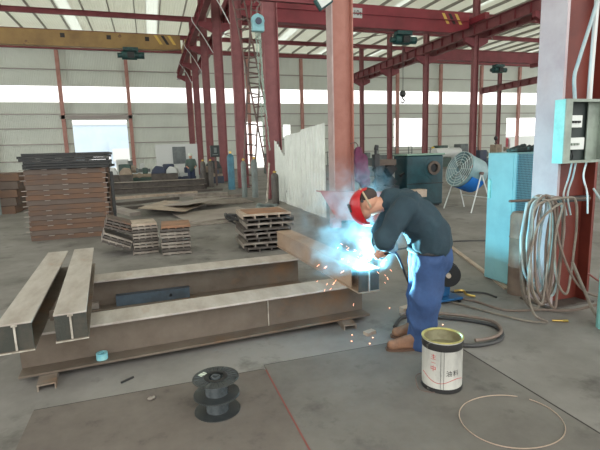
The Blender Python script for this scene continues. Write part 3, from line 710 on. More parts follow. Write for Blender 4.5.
for i, (a, b, w, mm) in enumerate([((-1.6, 16.2), (0.9, 17.4), 0.15, 'plate_dk'), ((-1.4, 14.8), (0.2, 15.2), 0.2, 'plate_dk'), ((-1.5, 18.8), (1.8, 19.8), 0.2, 'plate_tan'),
                                   ((0.5, 18.6), (2.9, 18.3), 0.25, 'plate_grey'), ((-0.5, 13.2), (-1.3, 15.5), 0.3, 'sheet'), ((1.4, 16.9), (3.3, 16.9), 0.3, 'plate_grey'), ((1.2, 20.2), (3.0, 20.6), 0.2, 'plate_dk')]):
    tag(MB().bar((*a, 0.05), (*b, 0.05), w, 0.1).build('flat_bar', mm), '%s scattered steel bar on the floor, counted back from the flat sheets' % ORD[i], 'steel bar', 'steel bars scattered on the far floor')
# cable heap by the stack
random.seed(3)
pts = spline([(1.85+0.35*cos(a)*rnd(.6, 1), 10.2+0.4*sin(a)*rnd(.6, 1), 0.05+0.22*rnd(0, 1)) for a in [k*1.1 for k in range(34)]], 5)
tag(MB().tube(pts, 0.022, 6).build('cable_heap', 'cable', smooth=True), 'tangled black cable heap behind the ragged panel stack', 'cable')
pts = spline([(2.75+0.35*cos(a)*rnd(.6, 1), 11.2+0.5*sin(a)*rnd(.6, 1), 0.05+0.25*rnd(0, 1)) for a in [k*1.2 for k in range(26)]], 5)
tag(MB().tube(pts, 0.03, 6).build('cable_heap', 'cyl_grey', smooth=True), 'tangled grey hose heap near the white corrugated sheets', 'hose')
# long beams stack far left
for k, (y, z, x0, x1) in enumerate([(21.5, 0, -2.4, 2.3), (21.9, 0, -2.2, 2.5), (21.55, 0.26, -2.3, 2.2), (21.9, 0.26, -2.1, 2.4), (22.6, 0, -3.5, 1.2)]):
    hbeam('stored_beam', 'dark stored beam in the far pile below the machines, %s laid' % ORD[k].replace('nearest', 'first'), 'beam', (x0, y), (x1, y+0.1), 0.3, z+0.002, z+0.255, 'plate_grey', 'plate_dk', 'stored beams in the far pile')
# rusty pile far left edge
for k in range(5):
    tag(MB().box((-5.35+0.05*k, 16.6, 0.12+0.25*k), (2.6, 1.6, 0.235)).build('rusty_slab', ['rust', 'rust2'][k % 2]), 'rusty slab in the pile at the left edge, %s from the floor' % ['first', 'second', 'third', 'fourth', 'fifth'][k], 'slab', 'rusty slabs at the left edge')
r = thing('white_rail_post', 'thin grey post before the rusty slabs at the left edge', 'post', (-4.4, 15.6, 0))
MB().cyl((-4.4, 15.6, 0), (-4.4, 15.6, 1.5), 0.04).build('pole', 'cyl_grey', r); MB().cyl((-5.4, 15.6, 1.45), (-4.4, 15.6, 1.45), 0.03).build('rail', 'cyl_grey', r)

# ---------------------------------------------------------------- machines in the distance
def machine(x, y, s, m, label, m2='grey_m', group='machines standing in the distance'):
    r = thing('workshop_machine', label, 'machine', (x, y, 0), group)
    MB().b2((x-0.8*s, y-0.35*s, 0), (x+0.8*s, y+0.35*s, 0.5*s)).build('base', m, r, bevel=0.03)
    MB().b2((x-0.8*s, y-0.3*s, 0.5*s), (x-0.25*s, y+0.3*s, 1.15*s)).build('headstock', m, r, bevel=0.05)
    MB().b2((x-0.25*s, y-0.2*s, 0.5*s), (x+0.75*s, y+0.2*s, 0.66*s)).build('bed', m2, r, bevel=0.02)
    MB().cyl((x-0.25*s, y, 0.9*s), (x-0.05*s, y, 0.9*s), 0.18*s).build('chuck', m2, r, smooth=True)
    MB().b2((x+0.25*s, y-0.15*s, 0.66*s), (x+0.5*s, y+0.15*s, 0.95*s)).build('tailstock', m, r, bevel=0.03)
    MB().cyl((x+0.1*s, y-0.36*s, 0.6*s), (x+0.1*s, y-0.32*s, 0.6*s), 0.12*s).build('handwheel', m2, r)
    return r
machine(-0.7, 25.5, 1.1, 'green', 'dark green machine behind the far beam pile', 'tan_m')
machine(1.45, 25.2, 1.05, 'navy', 'navy machine at the middle of the far pile', 'white')
machine(3.3, 26.2, 0.8, 'navy', 'smaller navy machine by the white partition', 'tan_m')
machine(-2.6, 27, 1.1, 'tan_m', 'pale tan machine in front of the left bright doorway', 'white')
machine(-1.0, 31.0, 1.3, 'white', 'pale machine between doorway and white partition', 'grey_m')
machine(16.0, 33, 1.5, 'grey_m', 'grey machine left of the far worker in yellow cap', 'green')
machine(12.4, 26, 1.2, 'grey_m', 'grey machine seen left of the dark teal cabinet', 'tan_m')
machine(25.0, 34, 1.6, 'green', 'green machine right of the far worker', 'white')
machine(29.5, 37, 1.7, 'grey_m', 'grey machine under the far right window wall', 'white')
machine(24.0, 28, 1.2, 'navy', 'dark machine between drum fan and cyan cabinet', 'grey_m')
machine(38.0, 42, 1.6, 'tan_m', 'pale machine in front of the right doorway', 'white')
machine(10.0, 36, 1.4, 'green', 'green machine far behind the purple coat', 'tan_m')
for k, (x, y, w, h, mm) in enumerate([(20, 46, 3.2, 1.6, 'cyl_grey'), (27, 47, 4.5, 1.9, 'grey_m'), (12.5, 42, 3, 1.3, 'tan_m'), (33, 46, 4, 1.7, 'grey_m')]):
    r = thing('storage_rack', 'long low rack by the back wall, %s from the left' % ['second', 'third', 'first', 'fourth'][k], 'rack', (x, y, 0), 'racks by the back wall')
    mb = MB()
    for zz in (0.25, h*0.6, h-0.04): mb.b2((x-w/2, y-0.4, zz), (x+w/2, y+0.4, zz+0.06))
    mb.build('shelf', mm, r); mb = MB()
    for sx in (-1, 0, 1):
        for sy in (-1, 1): mb.b2((x+sx*(w/2-0.04)-0.04, y+sy*0.36-0.04, 0), (x+sx*(w/2-0.04)+0.04, y+sy*0.36+0.04, h))
    mb.build('upright', 'cyl_grey', r)
    MB().b2((x-w/2+0.2, y-0.3, 0.31), (x-0.2, y+0.3, h*0.55)).b2((x+0.2, y-0.3, 0.31), (x+w/2-0.3, y+0.3, h*0.5)).build('stored_goods', mm, r)
tag(MB().cyl((18.3, 26.5, 1.3), (20.6, 26.9, 1.3), 0.32, 28).b2((18.5, 26.3, 0), (18.8, 26.9, 1.1)).b2((20.1, 26.4, 0), (20.4, 27.0, 1.1)).build('pipe_drum', 'white', smooth=True), 'pale horizontal drum on legs behind the drum fan', 'drum')
for k, (x, y, s, mm, l) in enumerate([(-1.9, 24.3, .5, 'white', 'white crate at the left end of the far pile'), (-1.2, 24.2, .45, 'tan_m', 'tan crate beside the white crate in the far pile'),
    (0.35, 24.0, .5, 'navy', 'navy crate in the middle of the far pile'), (1.0, 24.1, .42, 'white', 'white crate in the middle of the far pile'), (2.7, 23.6, .4, 'tan_m', 'tan crate beside the far person in green'),
    (-2.9, 24.6, .6, 'cyl_grey', 'grey crate before the left bright doorway'), (3.5, 27.0, .7, 'screen', 'dark crate at the foot of the far columns')]):
    r = thing('parts_crate', l, 'crate', (x, y, 0), 'crates in the far pile')
    MB().b2((x-s*.7, y-.25, 0.0), (x+s*.7, y+.25, .62+s*.3)).build('body', 'plate_dk', r)
    MB().prism([(x-s*.7, .62+s*.3), (x+s*.7, .62+s*.3), (x+s*.45, .75+s*.7), (x-s*.2, .78+s*.75), (x-s*.6, .7+s*.5)], .44, (0, y, 0)).build('load', mm, r, bevel=0.03)
# white partition with grey window
r = thing('partition_wall', 'white partition panel with a grey window far left of the columns', 'partition', (1.3, 28, 0))
MB().b2((0.35, 28, 0), (2.75, 28.08, 2.3)).build('panel', 'white', r)
MB().b2((1.3, 27.96, 1.15), (2.05, 28.0, 2.15)).build('window_pane', 'grey_m', r)
# monitor on stand
r = thing('control_cabinet', 'dark control cabinet on a post between the far columns', 'cabinet', (3.3, 24, 0))
MB().b2((3.02, 24.0, 1.5), (3.5, 24.2, 2.1)).build('housing', 'screen', r, bevel=0.02)
MB().b2((3.2, 23.98, 1.72), (3.34, 24.0, 1.98)).b2((3.12, 23.98, 1.6), (3.4, 24.0, 1.64)).build('label_plate', 'cyl_grey', r)
MB().b2((3.22, 24.05, 0), (3.32, 24.15, 1.5)).build('post', 'rod', r)

# ---------------------------------------------------------------- gas cylinders
def gas(x, y, h, rr, m, label):
    r = thing('gas_cylinder', label, 'gas cylinder', (x, y, 0), 'gas cylinders by the left row')
    MB().lathe([(0, 0), (rr, 0), (rr, h*0.84), (rr*0.85, h*0.89), (rr*0.4, h*0.93), (rr*0.28, h*0.94)], (x, y, 0), 20).build('body', m, r, smooth=True)
    MB().lathe([(0, h*0.94), (rr*0.35, h*0.94), (rr*0.35, h), (0, h)], (x, y, 0), 12).cyl((x-0.06, y, h*0.97), (x+0.06, y, h*0.97), 0.018, 8).build('valve', 'brass', r)
gas(3.62, 16.4, 1.5, 0.115, 'cyl_grey', 'tall pale grey gas cylinder beside the ladders')
gas(3.28, 16.7, 1.45, 0.1, 'cyl_grey', 'slim grey gas cylinder left of the tall pale one')
gas(3.72, 13.9, 1.05, 0.12, 'cyl_dark', 'short dark gas cylinder next to the cut white sheet')
gas(3.5, 20.8, 1.75, 0.16, 'cyl_blue', 'tall blue gas cylinder left of the ladders')
gas(2.85, 23.0, 1.4, 0.13, 'cyl_dark', 'brown grey gas cylinder under the dark control cabinet')
gas(2.5, 23.2, 1.4, 0.13, 'cyl_dark', 'brown grey gas cylinder left of its brown twin')
tag(MB().cyl((3.6, 14.5, 0), (3.72, 14.6, 1.3), 0.02, 8).cyl((3.5, 14.3, 0), (3.75, 14.6, 1.28), 0.015, 8).build('steel_rods', 'bright_edge'), 'thin pale rods leaning by the short dark cylinder', 'rods')

# ---------------------------------------------------------------- corrugated fence
def corr(y0, y1, top, x, label, bot=0.0):
    mb = MB(); n = int((y1-y0)/0.03); va = []
    for k in range(n+1):
        y = y0+(y1-y0)*k/n; ph = (y/0.2) % 1
        dx = 0.05 if ph < 0.35 else (0.0 if ph < 0.9 else 0.025)
        tz = top(y)
        va.append([mb.bm.verts.new((x+dx+ox, y, z)) for ox in (0, 0.004) for z in (bot, tz)])
    for a, b in zip(va, va[1:]):
        mb.bm.faces.new((a[0], b[0], b[1], a[1])); mb.bm.faces.new((a[2], a[3], b[3], b[2]))
        mb.bm.faces.new((a[1], b[1], b[3], a[3])); mb.bm.faces.new((a[0], a[2], b[2], b[0]))
    for a in (va[0], va[-1]): mb.bm.faces.new((a[0], a[1], a[3], a[2]))
    return tag(mb.build('corrugated_sheet', 'fence'), label, 'sheet', 'white corrugated sheets')
corr(10.1, 11.9, lambda y: 2.27-0.03*(y-10.1), 3.96, 'tallest white corrugated sheet, next to the faded red column')
corr(11.9, 13.7, lambda y: 2.17-0.02*(y-11.9), 4.02, 'white corrugated sheet in the middle of the fence')
corr(13.7, 15.15, lambda y: 1.32+0.5*(y-13.7), 4.08, 'white corrugated sheet with a slanted cut top')
tag(MB().b2((4.15, 10.1, 0.9), (4.19, 15.2, 0.96)).build('fence_rail', 'rod'), 'steel rail behind the white corrugated sheets', 'rail')
tag(MB().b2((4.19, 10.2, 0), (4.25, 10.26, 2.2)).b2((4.19, 13.2, 0), (4.25, 13.26, 2.1)).b2((4.19, 15.1, 0), (4.25, 15.16, 2.0)).build('fence_supports', 'rod'), 'steel frame of uprights behind the white corrugated sheets', 'frame')

# red and pale beams behind the worker
r = thing('primed_girder', 'red primed steel girder lying before the faded red column', 'girder', (4.1, 8.8, 0))
MB().prism([(3.28, 0.78), (4.95, 0.66), (4.85, 0.0), (3.6, 0.24)], 0.02, (0, 8.65, 0)).build('web_plate', 'red_plate', r)
MB().prism([(3.28, 0.78), (4.95, 0.66), (4.95, 0.68), (3.28, 0.80)], 0.28, (0, 8.78, 0)).build('top_flange', 'red_plate', r)
MB().prism([(3.6, 0.2), (4.85, 0.0), (4.85, 0.02), (3.6, 0.24)], 0.28, (0, 8.78, 0)).b2((3.55, 8.7, 0), (3.75, 8.85, 0.2)).build('bottom_flange', 'red_plate', r)
r = thing('pale_girder', 'pale beige steel girder lying behind the worker\'s back', 'girder', (5.6, 9.2, 0))
MB().b2((4.75, 9.1, 0.48), (6.12, 9.35, 0.66)).build('box_section', 'plate_tan', r, bevel=0.01)
MB().b2((5.0, 9.15, 0), (5.15, 9.3, 0.48)).b2((5.8, 9.15, 0), (5.95, 9.3, 0.48)).build('trestle', 'plate_dk', r)
# coat hanging on the pillar
r = thing('hanging_coat', 'dark magenta coat hanging on the right side of the faded red column', 'coat', (4.45, 9.4, 0.75))
mb = MB(); mb.cone((4.40, 9.23, 1.62), 0.07, (4.50, 9.23, 1.1), 0.17); mb.cone((4.49, 9.23, 1.4), 0.13, (4.55, 9.23, 0.9), 0.13); mb.cone((4.38, 9.2, 1.5), 0.06, (4.38, 9.2, 0.95), 0.05); mb.cone((4.54, 9.23, 1.4), 0.06, (4.62, 9.2, 0.95), 0.05)
mb.build('cloth', 'coat', r, post=F(0.02, 3, 0.02, 9))
MB().tube(spline([(4.22, 9.23, 1.76), (4.34, 9.23, 1.78), (4.40, 9.23, 1.72), (4.40, 9.23, 1.66)], 5), 0.012, 6).build('hook', 'rod', r)
# vice post and bench
r = thing('post_stand', 'thin black post stand with clamp between the coat and the bench', 'stand', (5.2, 9.9, 0))
MB().cyl((5.2, 9.9, 0.02), (5.2, 9.9, 1.6), 0.035).build('pole', 'black', r); MB().b2((5.0, 9.7, 0), (5.4, 10.1, 0.03)).build('base', 'black', r)
MB().b2((5.13, 9.84, 1.2), (5.28, 9.98, 1.5)).cyl((5.2, 9.9, 1.6), (5.23, 9.9, 1.72), 0.05).build('clamp', 'black', r, bevel=0.01)
r = thing('work_bench', 'dark workbench with rusty top block left of the teal cabinet', 'bench', (6.2, 11.2, 0))
MB().b2((5.75, 10.95, 1.18), (6.38, 11.6, 1.34)).build('top', 'rust2', r, bevel=0.01)
MB().bar((5.9, 11.2, 0.62), (6.4, 11.2, 1.18), 0.3, 0.16, (0, 1, 0)).bar((6.4, 11.2, 0.62), (5.9, 11.2, 1.18), 0.3, 0.16, (0, 1, 0)).build('cross_leg', 'black', r)
MB().b2((5.6, 11.0, 0.45), (6.5, 11.5, 0.62)).b2((5.7, 11.05, 0), (5.85, 11.2, 0.45)).b2((6.3, 11.05, 0), (6.45, 11.2, 0.45)).build('lower_frame', 'black', r)
# teal cabinet with round port
r = thing('teal_machine_cabinet', 'dark teal square machine cabinet with round port behind the worker', 'machine cabinet', (7.2, 11.15, 0))
MB().b2((6.63, 10.8, 0.05), (7.78, 11.5, 1.42)).build('housing', 'teal', r, bevel=0.03)
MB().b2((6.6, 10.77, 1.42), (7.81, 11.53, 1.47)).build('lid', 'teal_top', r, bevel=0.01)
Rx = Matrix.Rotation(pi/2, 3, 'X')
MB().lathe([(0.12, 0), (0.19, 0), (0.19, 0.06), (0.12, 0.06), (0.12, 0)], (7.45, 10.8, 1.07), 28, Rx).build('port_ring', 'rust2', r, smooth=True)
MB().lathe([(0, 0.005), (0.12, 0.005)], (7.45, 10.8, 1.07), 28, Rx).build('port', 'black', r)
MB().lathe([(0.19, 0.0), (0.3, 0.0), (0.3, 0.01), (0.19, 0.01)], (7.45, 10.8, 1.07), 28, Rx).build('port_flange', 'teal', r)
MB().b2((6.63, 10.79, 0.64), (7.78, 10.8, 0.66)).build('seam', 'black', r)
MB().b2((6.7, 10.85, 0), (7.7, 11.45, 0.05)).build('plinth', 'black', r)
MB().bar((6.62, 10.95, 0.95), (6.48, 10.92, 0.88), 0.05, 0.06).build('handle', 'black', r)

# ---------------------------------------------------------------- drum fan
fc = V((7.41, 9.62, 1.07)); ax = V((-0.93, -0.02, 0.36)).normalized()
q = ax.to_track_quat('Z', 'Y').to_matrix()
r = thing('drum_fan', 'large drum fan tilted upwards on white legs left of the cyan cabinet', 'fan', (7.65, 9.8, 0))
Rf = 0.45
MB().lathe([(Rf, 0), (Rf+0.012, 0.0), (Rf+0.012, -0.05), (Rf-0.01, -0.08), (Rf-0.03, -0.52), (Rf-0.05, -0.55), (Rf-0.06, -0.52), (Rf-0.03, -0.08), (Rf, 0)], fc, 40, q).build('drum', 'fan_body', r, smooth=True)
mb = MB()
n = 22
A = []
for k in range(n+1):
    a = radians(195)+radians(150)*k/n if False else radians(-160)+radians(140)*k/n
    # lower half wrap, in world: angle measured about the axis
    e1 = ax.cross(V((0, 0, 1))).normalized(); e2 = e1.cross(ax)
    d1 = e1*cos(a)+e2*sin(a)
    A.append([mb.bm.verts.new(fc+d1*(Rf+o)+ax*t) for o in (-0.002, 0.012) for t in (-0.1, -0.5)])
for a, b in zip(A, A[1:]):
    mb.bm.faces.new((a[2], a[3], b[3], b[2])); mb.bm.faces.new((a[0], b[0], b[1], a[1]))
    mb.bm.faces.new((a[0], a[2], b[2], b[0])); mb.bm.faces.new((a[1], b[1], b[3], a[3]))
for a in (A[0], A[-1]): mb.bm.faces.new((a[0], a[1], a[3], a[2]))
mb.build('blue_wrap', 'fan_blue', r, smooth=True, label='bright blue sheet around the lower drum')
mb = MB()
for rr in (0.1, 0.17, 0.24, 0.31, 0.38, 0.45): mb.tube([fc+q @ V((rr*cos(a), rr*sin(a), 0.03)) for a in [2*pi*k/30 for k in range(30)]], 0.008, 5, closed=True)
for k in range(8): a = 2*pi*k/8; mb.cyl(fc+q @ V((0.1*cos(a), 0.1*sin(a), 0.035)), fc+q @ V((Rf*cos(a), Rf*sin(a), 0.02)), 0.007, 5)
mb.build('guard', 'fan_guard', r)
mb = MB()
for k in range(5):
    a = 2*pi*k/5; R2 = q @ Matrix.Rotation(a, 3, 'Z') @ Matrix.Rotation(radians(30), 3, 'X')
    mb.box(fc+q @ V((0.23*cos(a), 0.23*sin(a), -0.12)), (0.34, 0.14, 0.008), rot=R2)
mb.ell(fc-ax*0.1, (0.09, 0.09, 0.09)); mb.build('blades', 'cyl_grey', r)
MB().cyl(fc-ax*0.12, fc-ax*0.45, 0.11).build('motor', 'grey_m', r)
cc = fc-ax*0.3; sd = V((ax.y, -ax.x, 0)).normalized(); fw_ = V((ax.x, ax.y, 0)).normalized()
for sg in (-1, 1):
    hub = cc+sd*sg*(Rf+0.02)
    for ff in (-1, 1):
        foot = V((hub.x, hub.y, 0))+fw_*ff*0.33+sd*sg*0.06; MB().cyl(hub, foot+V((0, 0, 0.012)), 0.016, 8).build('leg', 'white', r)
    mb = MB(); mb.cyl(hub-sd*sg*0.05, hub+sd*sg*0.04, 0.04, 12); mb.build('pivot', 'rod', r)
MB().cyl(V((cc.x, cc.y, 0.35))+sd*0.47-fw_*0.2, V((cc.x, cc.y, 0.35))-sd*0.47-fw_*0.2, 0.014, 8).build('cross_bar', 'white', r)

# ---------------------------------------------------------------- cyan cabinet
r = thing('tool_cabinet', 'bright cyan metal cabinet standing left of the nearest column', 'cabinet', (4.05, 4.1, 0))
MB().b2((3.8, 3.98, 0.02), (4.35, 4.42, 1.53)).build('housing', 'cyan', r, bevel=0.012)
MB().b2((3.82, 3.972, 0.04), (4.33, 3.979, 1.51)).build('woven_side', 'weave', r, label='blue woven side sheet')
MB().b2((3.794, 4.01, 0.05), (3.8, 4.39, 1.49)).build('door', 'cyan', r)
MB().b2((3.775, 4.34, 1.0), (3.8, 4.37, 1.22)).build('handle', 'box_cyan', r)
mb = MB()
for k in range(9): mb.cone((3.86+0.05*k+rnd(-.02, .02), 4.02+rnd(0, .25), 1.545), 0.02, (3.9+0.05*k+rnd(-.08, .08), 4.1+rnd(-.1, .15), 1.56+rnd(0, .04)), 0.022)
tag(mb.build('rag_heap', 'rag', post=F(0.012, 2, 0.012, 22)), 'dark crumpled rags and cable lying on top of the cyan cabinet', 'rags')
# dark pack behind the column foot
r = thing('brown_drum', 'brown barrel wedged between the cyan cabinet and the near column', 'barrel', (3.78, 3.72, 0))
MB().lathe([(0, 0), (0.12, 0), (0.12, 0.3), (0.127, 0.31), (0.12, 0.32), (0.12, 0.62), (0.127, 0.63), (0.12, 0.64), (0.12, 0.86), (0.1, 0.9), (0, 0.9)], (3.74, 3.79, 0), 24).build('body', 'barrel', r, smooth=True)

# ---------------------------------------------------------------- electric box
bx0, bx1, by0, by1, bz0, bz1 = 3.54, 4.05, 3.165, 3.276, 1.43, 2.0
r = thing('distribution_box', 'open electric distribution box on the nearest column with breakers inside', 'electric box', (3.75, 3.2, 1.44))
MB().b2((bx0, by0, bz0), (bx0+0.01, by1, bz1)).build('left_side', 'box_cyan', r, label='pale cyan side wall')
MB().b2((bx0+0.01, by1-0.01, bz0), (bx1, by1, bz1)).build('back_panel', 'box_in', r)
MB().b2((bx0+0.01, by0, bz1-0.012), (bx1, by1-0.01, bz1)).b2((bx0+0.01, by0, bz0), (bx1, by1-0.01, bz0+0.012)).b2((bx1-0.01, by0, bz0+0.012), (bx1, by1-0.01, bz1-0.012)).build('case', 'box_grey', r)
MB().b2((bx0, by0-0.012, bz1-0.025), (bx1, by0, bz1)).b2((bx0, by0-0.012, bz0), (bx1, by0, bz0+0.025)).b2((bx0, by0-0.012, bz0+0.025), (bx0+0.075, by0, bz1-0.025)).build('front_frame', 'box_grey', r)
MB().b2((bx0+0.36, by0+0.07, bz0+0.02), (bx1-0.01, by0+0.08, bz1-0.02)).build('mounting_plate', 'box_grey', r)
for zc_, w in ((1.81, 0.14), (1.61, 0.18)):
    br = MB().b2((bx0+0.11, by0+0.03, zc_-0.06), (bx0+0.11+w, by0+0.09, zc_+0.05)).build('breaker', 'breaker', r, bevel=0.004)
    mb = MB()
    for k in range(3): mb.b2((bx0+0.125+k*0.035, by0+0.015, zc_-0.02), (bx0+0.145+k*0.035, by0+0.03, zc_+0.0))
    mb.build('switch', 'black' if zc_ > 1.7 else 'box_grey', br)
MB().b2((bx0+0.1, by1-0.03, bz0+0.05), (bx0+0.14, by1-0.012, bz1-0.06)).build('wiring_duct', 'black', r)
mb = MB()
for k in range(3): mb.tube(spline([(bx0+0.13+k*0.03, by0+0.09, 1.57), (bx0+0.12+k*0.03, by0+0.05, 1.5), (bx0+0.14+k*0.03, by0+0.08, 1.455)], 5), 0.006, 5)
mb.build('wire', 'black', r)
MB().b2((bx0+0.1, by1, bz0+0.1), (bx1-0.05, 3.3, bz0+0.16)).b2((bx0+0.2, by1, bz1-0.16), (bx1-0.05, 3.3, bz1-0.1)).build('bracket', 'rod', r)
# supply cable down the column
tag(MB().tube(spline([(3.98, 3.25, 3.2), (3.93, 3.25, 2.87), (3.76, 3.25, 2.35), (3.72, 3.25, 2.2), (3.72, 3.23, 2.0)], 8), 0.016, 8).build('supply_cable', 'hose_blue', smooth=True), 'blue supply cable coming down the near column into the box', 'cable')
tag(MB().tube([(3.95, 3.26, 3.4), (3.93, 3.26, 2.3), (3.93, 3.26, 2.0)], 0.022, 8).build('conduit_pipe', 'white', smooth=True), 'white conduit at the right edge of the near column', 'pipe')
for k, (xx, mm) in enumerate(((3.68, 'hose_blue'), (3.73, 'hose_blue'), (3.86, 'white'))):
    tag(MB().tube(spline([(xx+0.02, 3.2, 1.435), (xx-0.03, 3.18, 1.3), (xx-0.09 if k < 2 else xx+0.02, 3.17, 1.14), (xx-0.05 if k < 2 else xx+0.03, 3.16, 0.95)], 6), 0.008, 8).build('box_cable', mm, smooth=True), '%s cable dropping from the open electric box' % ['left blue', 'right blue', 'white'][k], 'cable', 'cables below the electric box')

# ---------------------------------------------------------------- hoses
r = thing('hose_bar', 'steel bar on the near column that carries the coiled hoses', 'bar', (3.5, 3.22, 1.1))
MB().cyl((3.02, 3.22, 1.115), (3.98, 3.22, 1.085), 0.012, 8).build('rod', 'rust2', r)
MB().b2((3.62, 3.235, 1.06), (4.0, 3.3, 1.11)).build('clamp', 'black', r)
def coil(label, m, loops, rr, tail=None, seed=1):
    random.seed(seed); pts = []
    for (xc, w, zb, yy) in loops:
        top = 1.128+rr*0.6+rnd(0, 0.02); w *= 0.74; xc2 = 3.30+(xc-3.28)*1.3+rnd(-0.01, 0.01)
        L = [(xc2, yy+0.0, top), (xc2+w*0.34, yy-0.02, top-0.05), (xc2+w*0.5, yy-0.01, top-0.28), (xc2+w*0.52, yy, (top+zb)/2), (xc2+w*0.42, yy, zb+0.16), (xc2+0.04, yy-0.01, zb), (xc2-w*0.4, yy-0.02, zb+0.15),
             (xc2-w*0.52, yy, (top+zb)/2), (xc2-w*0.48, yy, top-0.28), (xc2-w*0.3, yy, top-0.05)]
        pts += L
    if tail: pts += tail
    return tag(MB().tube(spline(pts, 6), rr, 8).build('coiled_hose', m, smooth=True), label, 'hose', 'hoses coiled on the near column')
coil('pale grey hose hanging in wide coils on the near column', 'hose_pale', [(3.30, 0.46, 0.14, 3.19), (3.27, 0.40, 0.10, 3.16), (3.33, 0.5, 0.2, 3.13), (3.30, 0.44, 0.07, 3.21)], 0.0115, None, 1)
coil('bluish white hose hanging in coils on the near column', 'hose_blue', [(3.24, 0.32, 0.28, 3.11), (3.36, 0.36, 0.22, 3.10), (3.2, 0.28, 0.34, 3.14)], 0.0105, None, 2)
coil('brown grey hose hanging in coils and running off along the floor', 'hose_brown', [(3.28, 0.30, 0.18, 3.07), (3.34, 0.24, 0.12, 3.05), (3.26, 0.36, 0.16, 3.08)], 0.011,
     [(3.3, 3.04, 1.14), (3.42, 3.02, 0.7), (3.6, 2.98, 0.35), (3.85, 2.95, 0.2), (4.4, 2.9, 0.12)], 3)
coil('second pale hose hanging low with narrow coils', 'hose_pale', [(3.2, 0.26, 0.2, 3.02), (3.4, 0.3, 0.26, 3.00)], 0.0105,
     [(3.12, 3.0, 0.9), (3.06, 3.0, 0.4), (3.14, 3.0, 0.12), (3.3, 3.0, 0.02), (3.15, 3.12, 0.015), (3.0, 3.45, 0.015), (2.85, 3.85, 0.015)], 4)
tag(MB().tube(spline([(3.55, 3.0, 0.55), (3.65, 2.95, 0.3), (3.72, 2.85, 0.06), (3.85, 2.75, 0.03), (4.0, 2.7, 0.05)], 6), 0.014, 8).build('hose_end', 'hose_pale', smooth=True), 'pale hose dropping to the floor right of the coils', 'hose')
tag(MB().tube(spline([(3.75, 3.0, 0.42), (3.95, 2.9, 0.3), (4.1, 2.8, 0.5)], 6), 0.009, 8).build('hose_end', 'hose_red', smooth=True), 'thin dark red hose curving right beside the near column', 'hose')
tag(MB().tube(spline([(3.8, 3.05, 1.2), (3.9, 2.95, 1.0), (4.1, 2.9, 0.9)], 6), 0.009, 8).build('hose_end', 'hose_blue', smooth=True), 'thin pale hose curving from the electric box to the right edge', 'hose')
tag(MB().cyl((3.38, 3.02, 0.014), (3.46, 2.98, 0.014), 0.009, 12).cyl((3.46, 2.98, 0.014), (3.5, 2.96, 0.014), 0.013, 6).build('brass_fitting', 'brass', smooth=True), 'brass hose fitting on the floor under the coils', 'fitting')
r = thing('gas_cylinder', 'pale cyan cylinder cut by the right edge of the picture', 'gas cylinder', (3.72, 2.72, 0))
MB().lathe([(0, 0), (0.115, 0), (0.115, 1.05), (0.1, 1.13), (0.05, 1.19), (0.035, 1.2)], (3.72, 2.72, 0), 24).build('body', 'box_cyan', r, smooth=True)
MB().cyl((3.72, 2.72, 1.2), (3.72, 2.72, 1.3), 0.025, 10).build('valve', 'brass', r)

# ---------------------------------------------------------------- the welder
lat = V((0.309, 0.951, 0))            # away from the camera
fwd = V((-0.951, 0.309, 0))
W = thing('person', 'person in dark jacket and blue trousers bending forward to weld, red welding mask on', 'person', (2.0, 3.06, 0))
def P(x, y, z, l=0.0): return V((x, y, z)) + lat*l
chest, spine, waist, pelv = P(1.90, 3.11, 1.135), P(2.045, 3.06, 0.985), P(2.075, 3.05, 0.87), P(2.08, 3.05, 0.765)
shN, elN, wrN = P(1.80, 2.955, 1.155), P(1.60, 2.925, 0.945), P(1.755, 3.07, 0.845)
shF, elF, wrF = P(1.95, 3.29, 1.15), P(1.83, 3.42, 0.90), P(1.76, 3.27, 0.74)
hpN, knN, anN = P(2.05, 2.975, 0.75), P(1.985, 2.955, 0.44), P(1.965, 2.975, 0.12)
hpF, knF, anF = P(2.12, 3.14, 0.74), P(2.09, 3.17, 0.43), P(2.10, 3.21, 0.11)
Hd = P(1.600, 3.212, 1.185); up = V((0.05, 0, 1)).normalized()
hf = V((-0.90, 0.29, -0.28)).normalized(); hn = up.cross(hf).normalized(); up = hf.cross(hn)
HR = Matrix((hf, hn, up)).transposed()
def hp(a, b, c): return Hd + HR @ V((a, b, c))
mb = MB()
mb.ell(hp(-0.005, 0, 0.02), (0.098, 0.076, 0.098), HR, 24, 16)
mb.ell(hp(0.03, 0, -0.05), (0.062, 0.058, 0.072), HR, 20, 14)      # jaw
mb.cone(hp(0.088, 0, 0.01), 0.012, hp(0.108, 0, -0.028), 0.015)      # nose
mb.ell(hp(0.088, 0, -0.062), (0.012, 0.026, 0.010), HR)               # lips
mb.ell(hp(0.088, 0, 0.03), (0.012, 0.05, 0.012), HR)                  # brow
for s in (-1, 1):
    mb.ell(hp(-0.005, s*0.078, -0.01), (0.020, 0.010, 0.034), HR, 14, 10)
mb.cone(hp(-0.03, 0, -0.05), 0.058, P(1.75, 3.165, 1.19), 0.064)
mb.cone(P(1.75, 3.165, 1.19), 0.064, chest, 0.10)
for l in (-0.08, 0.08):
    mb.cone(chest+lat*l, 0.11, spine+lat*l, 0.11); mb.cone(spine+lat*l, 0.11, pelv+lat*l, 0.11)
for a, b, c in ((shN, elN, wrN), (shF, elF, wrF)):
    mb.cone(a, 0.055, b, 0.042); mb.cone(b, 0.042, c, 0.029)
mb.cone(chest, 0.08, shN, 0.06); mb.cone(chest, 0.08, shF, 0.06)
for a, b, c in ((hpN, knN, anN), (hpF, knF, anF)):
    mb.cone(a, 0.085, b, 0.06); mb.cone(b, 0.06, c, 0.045)
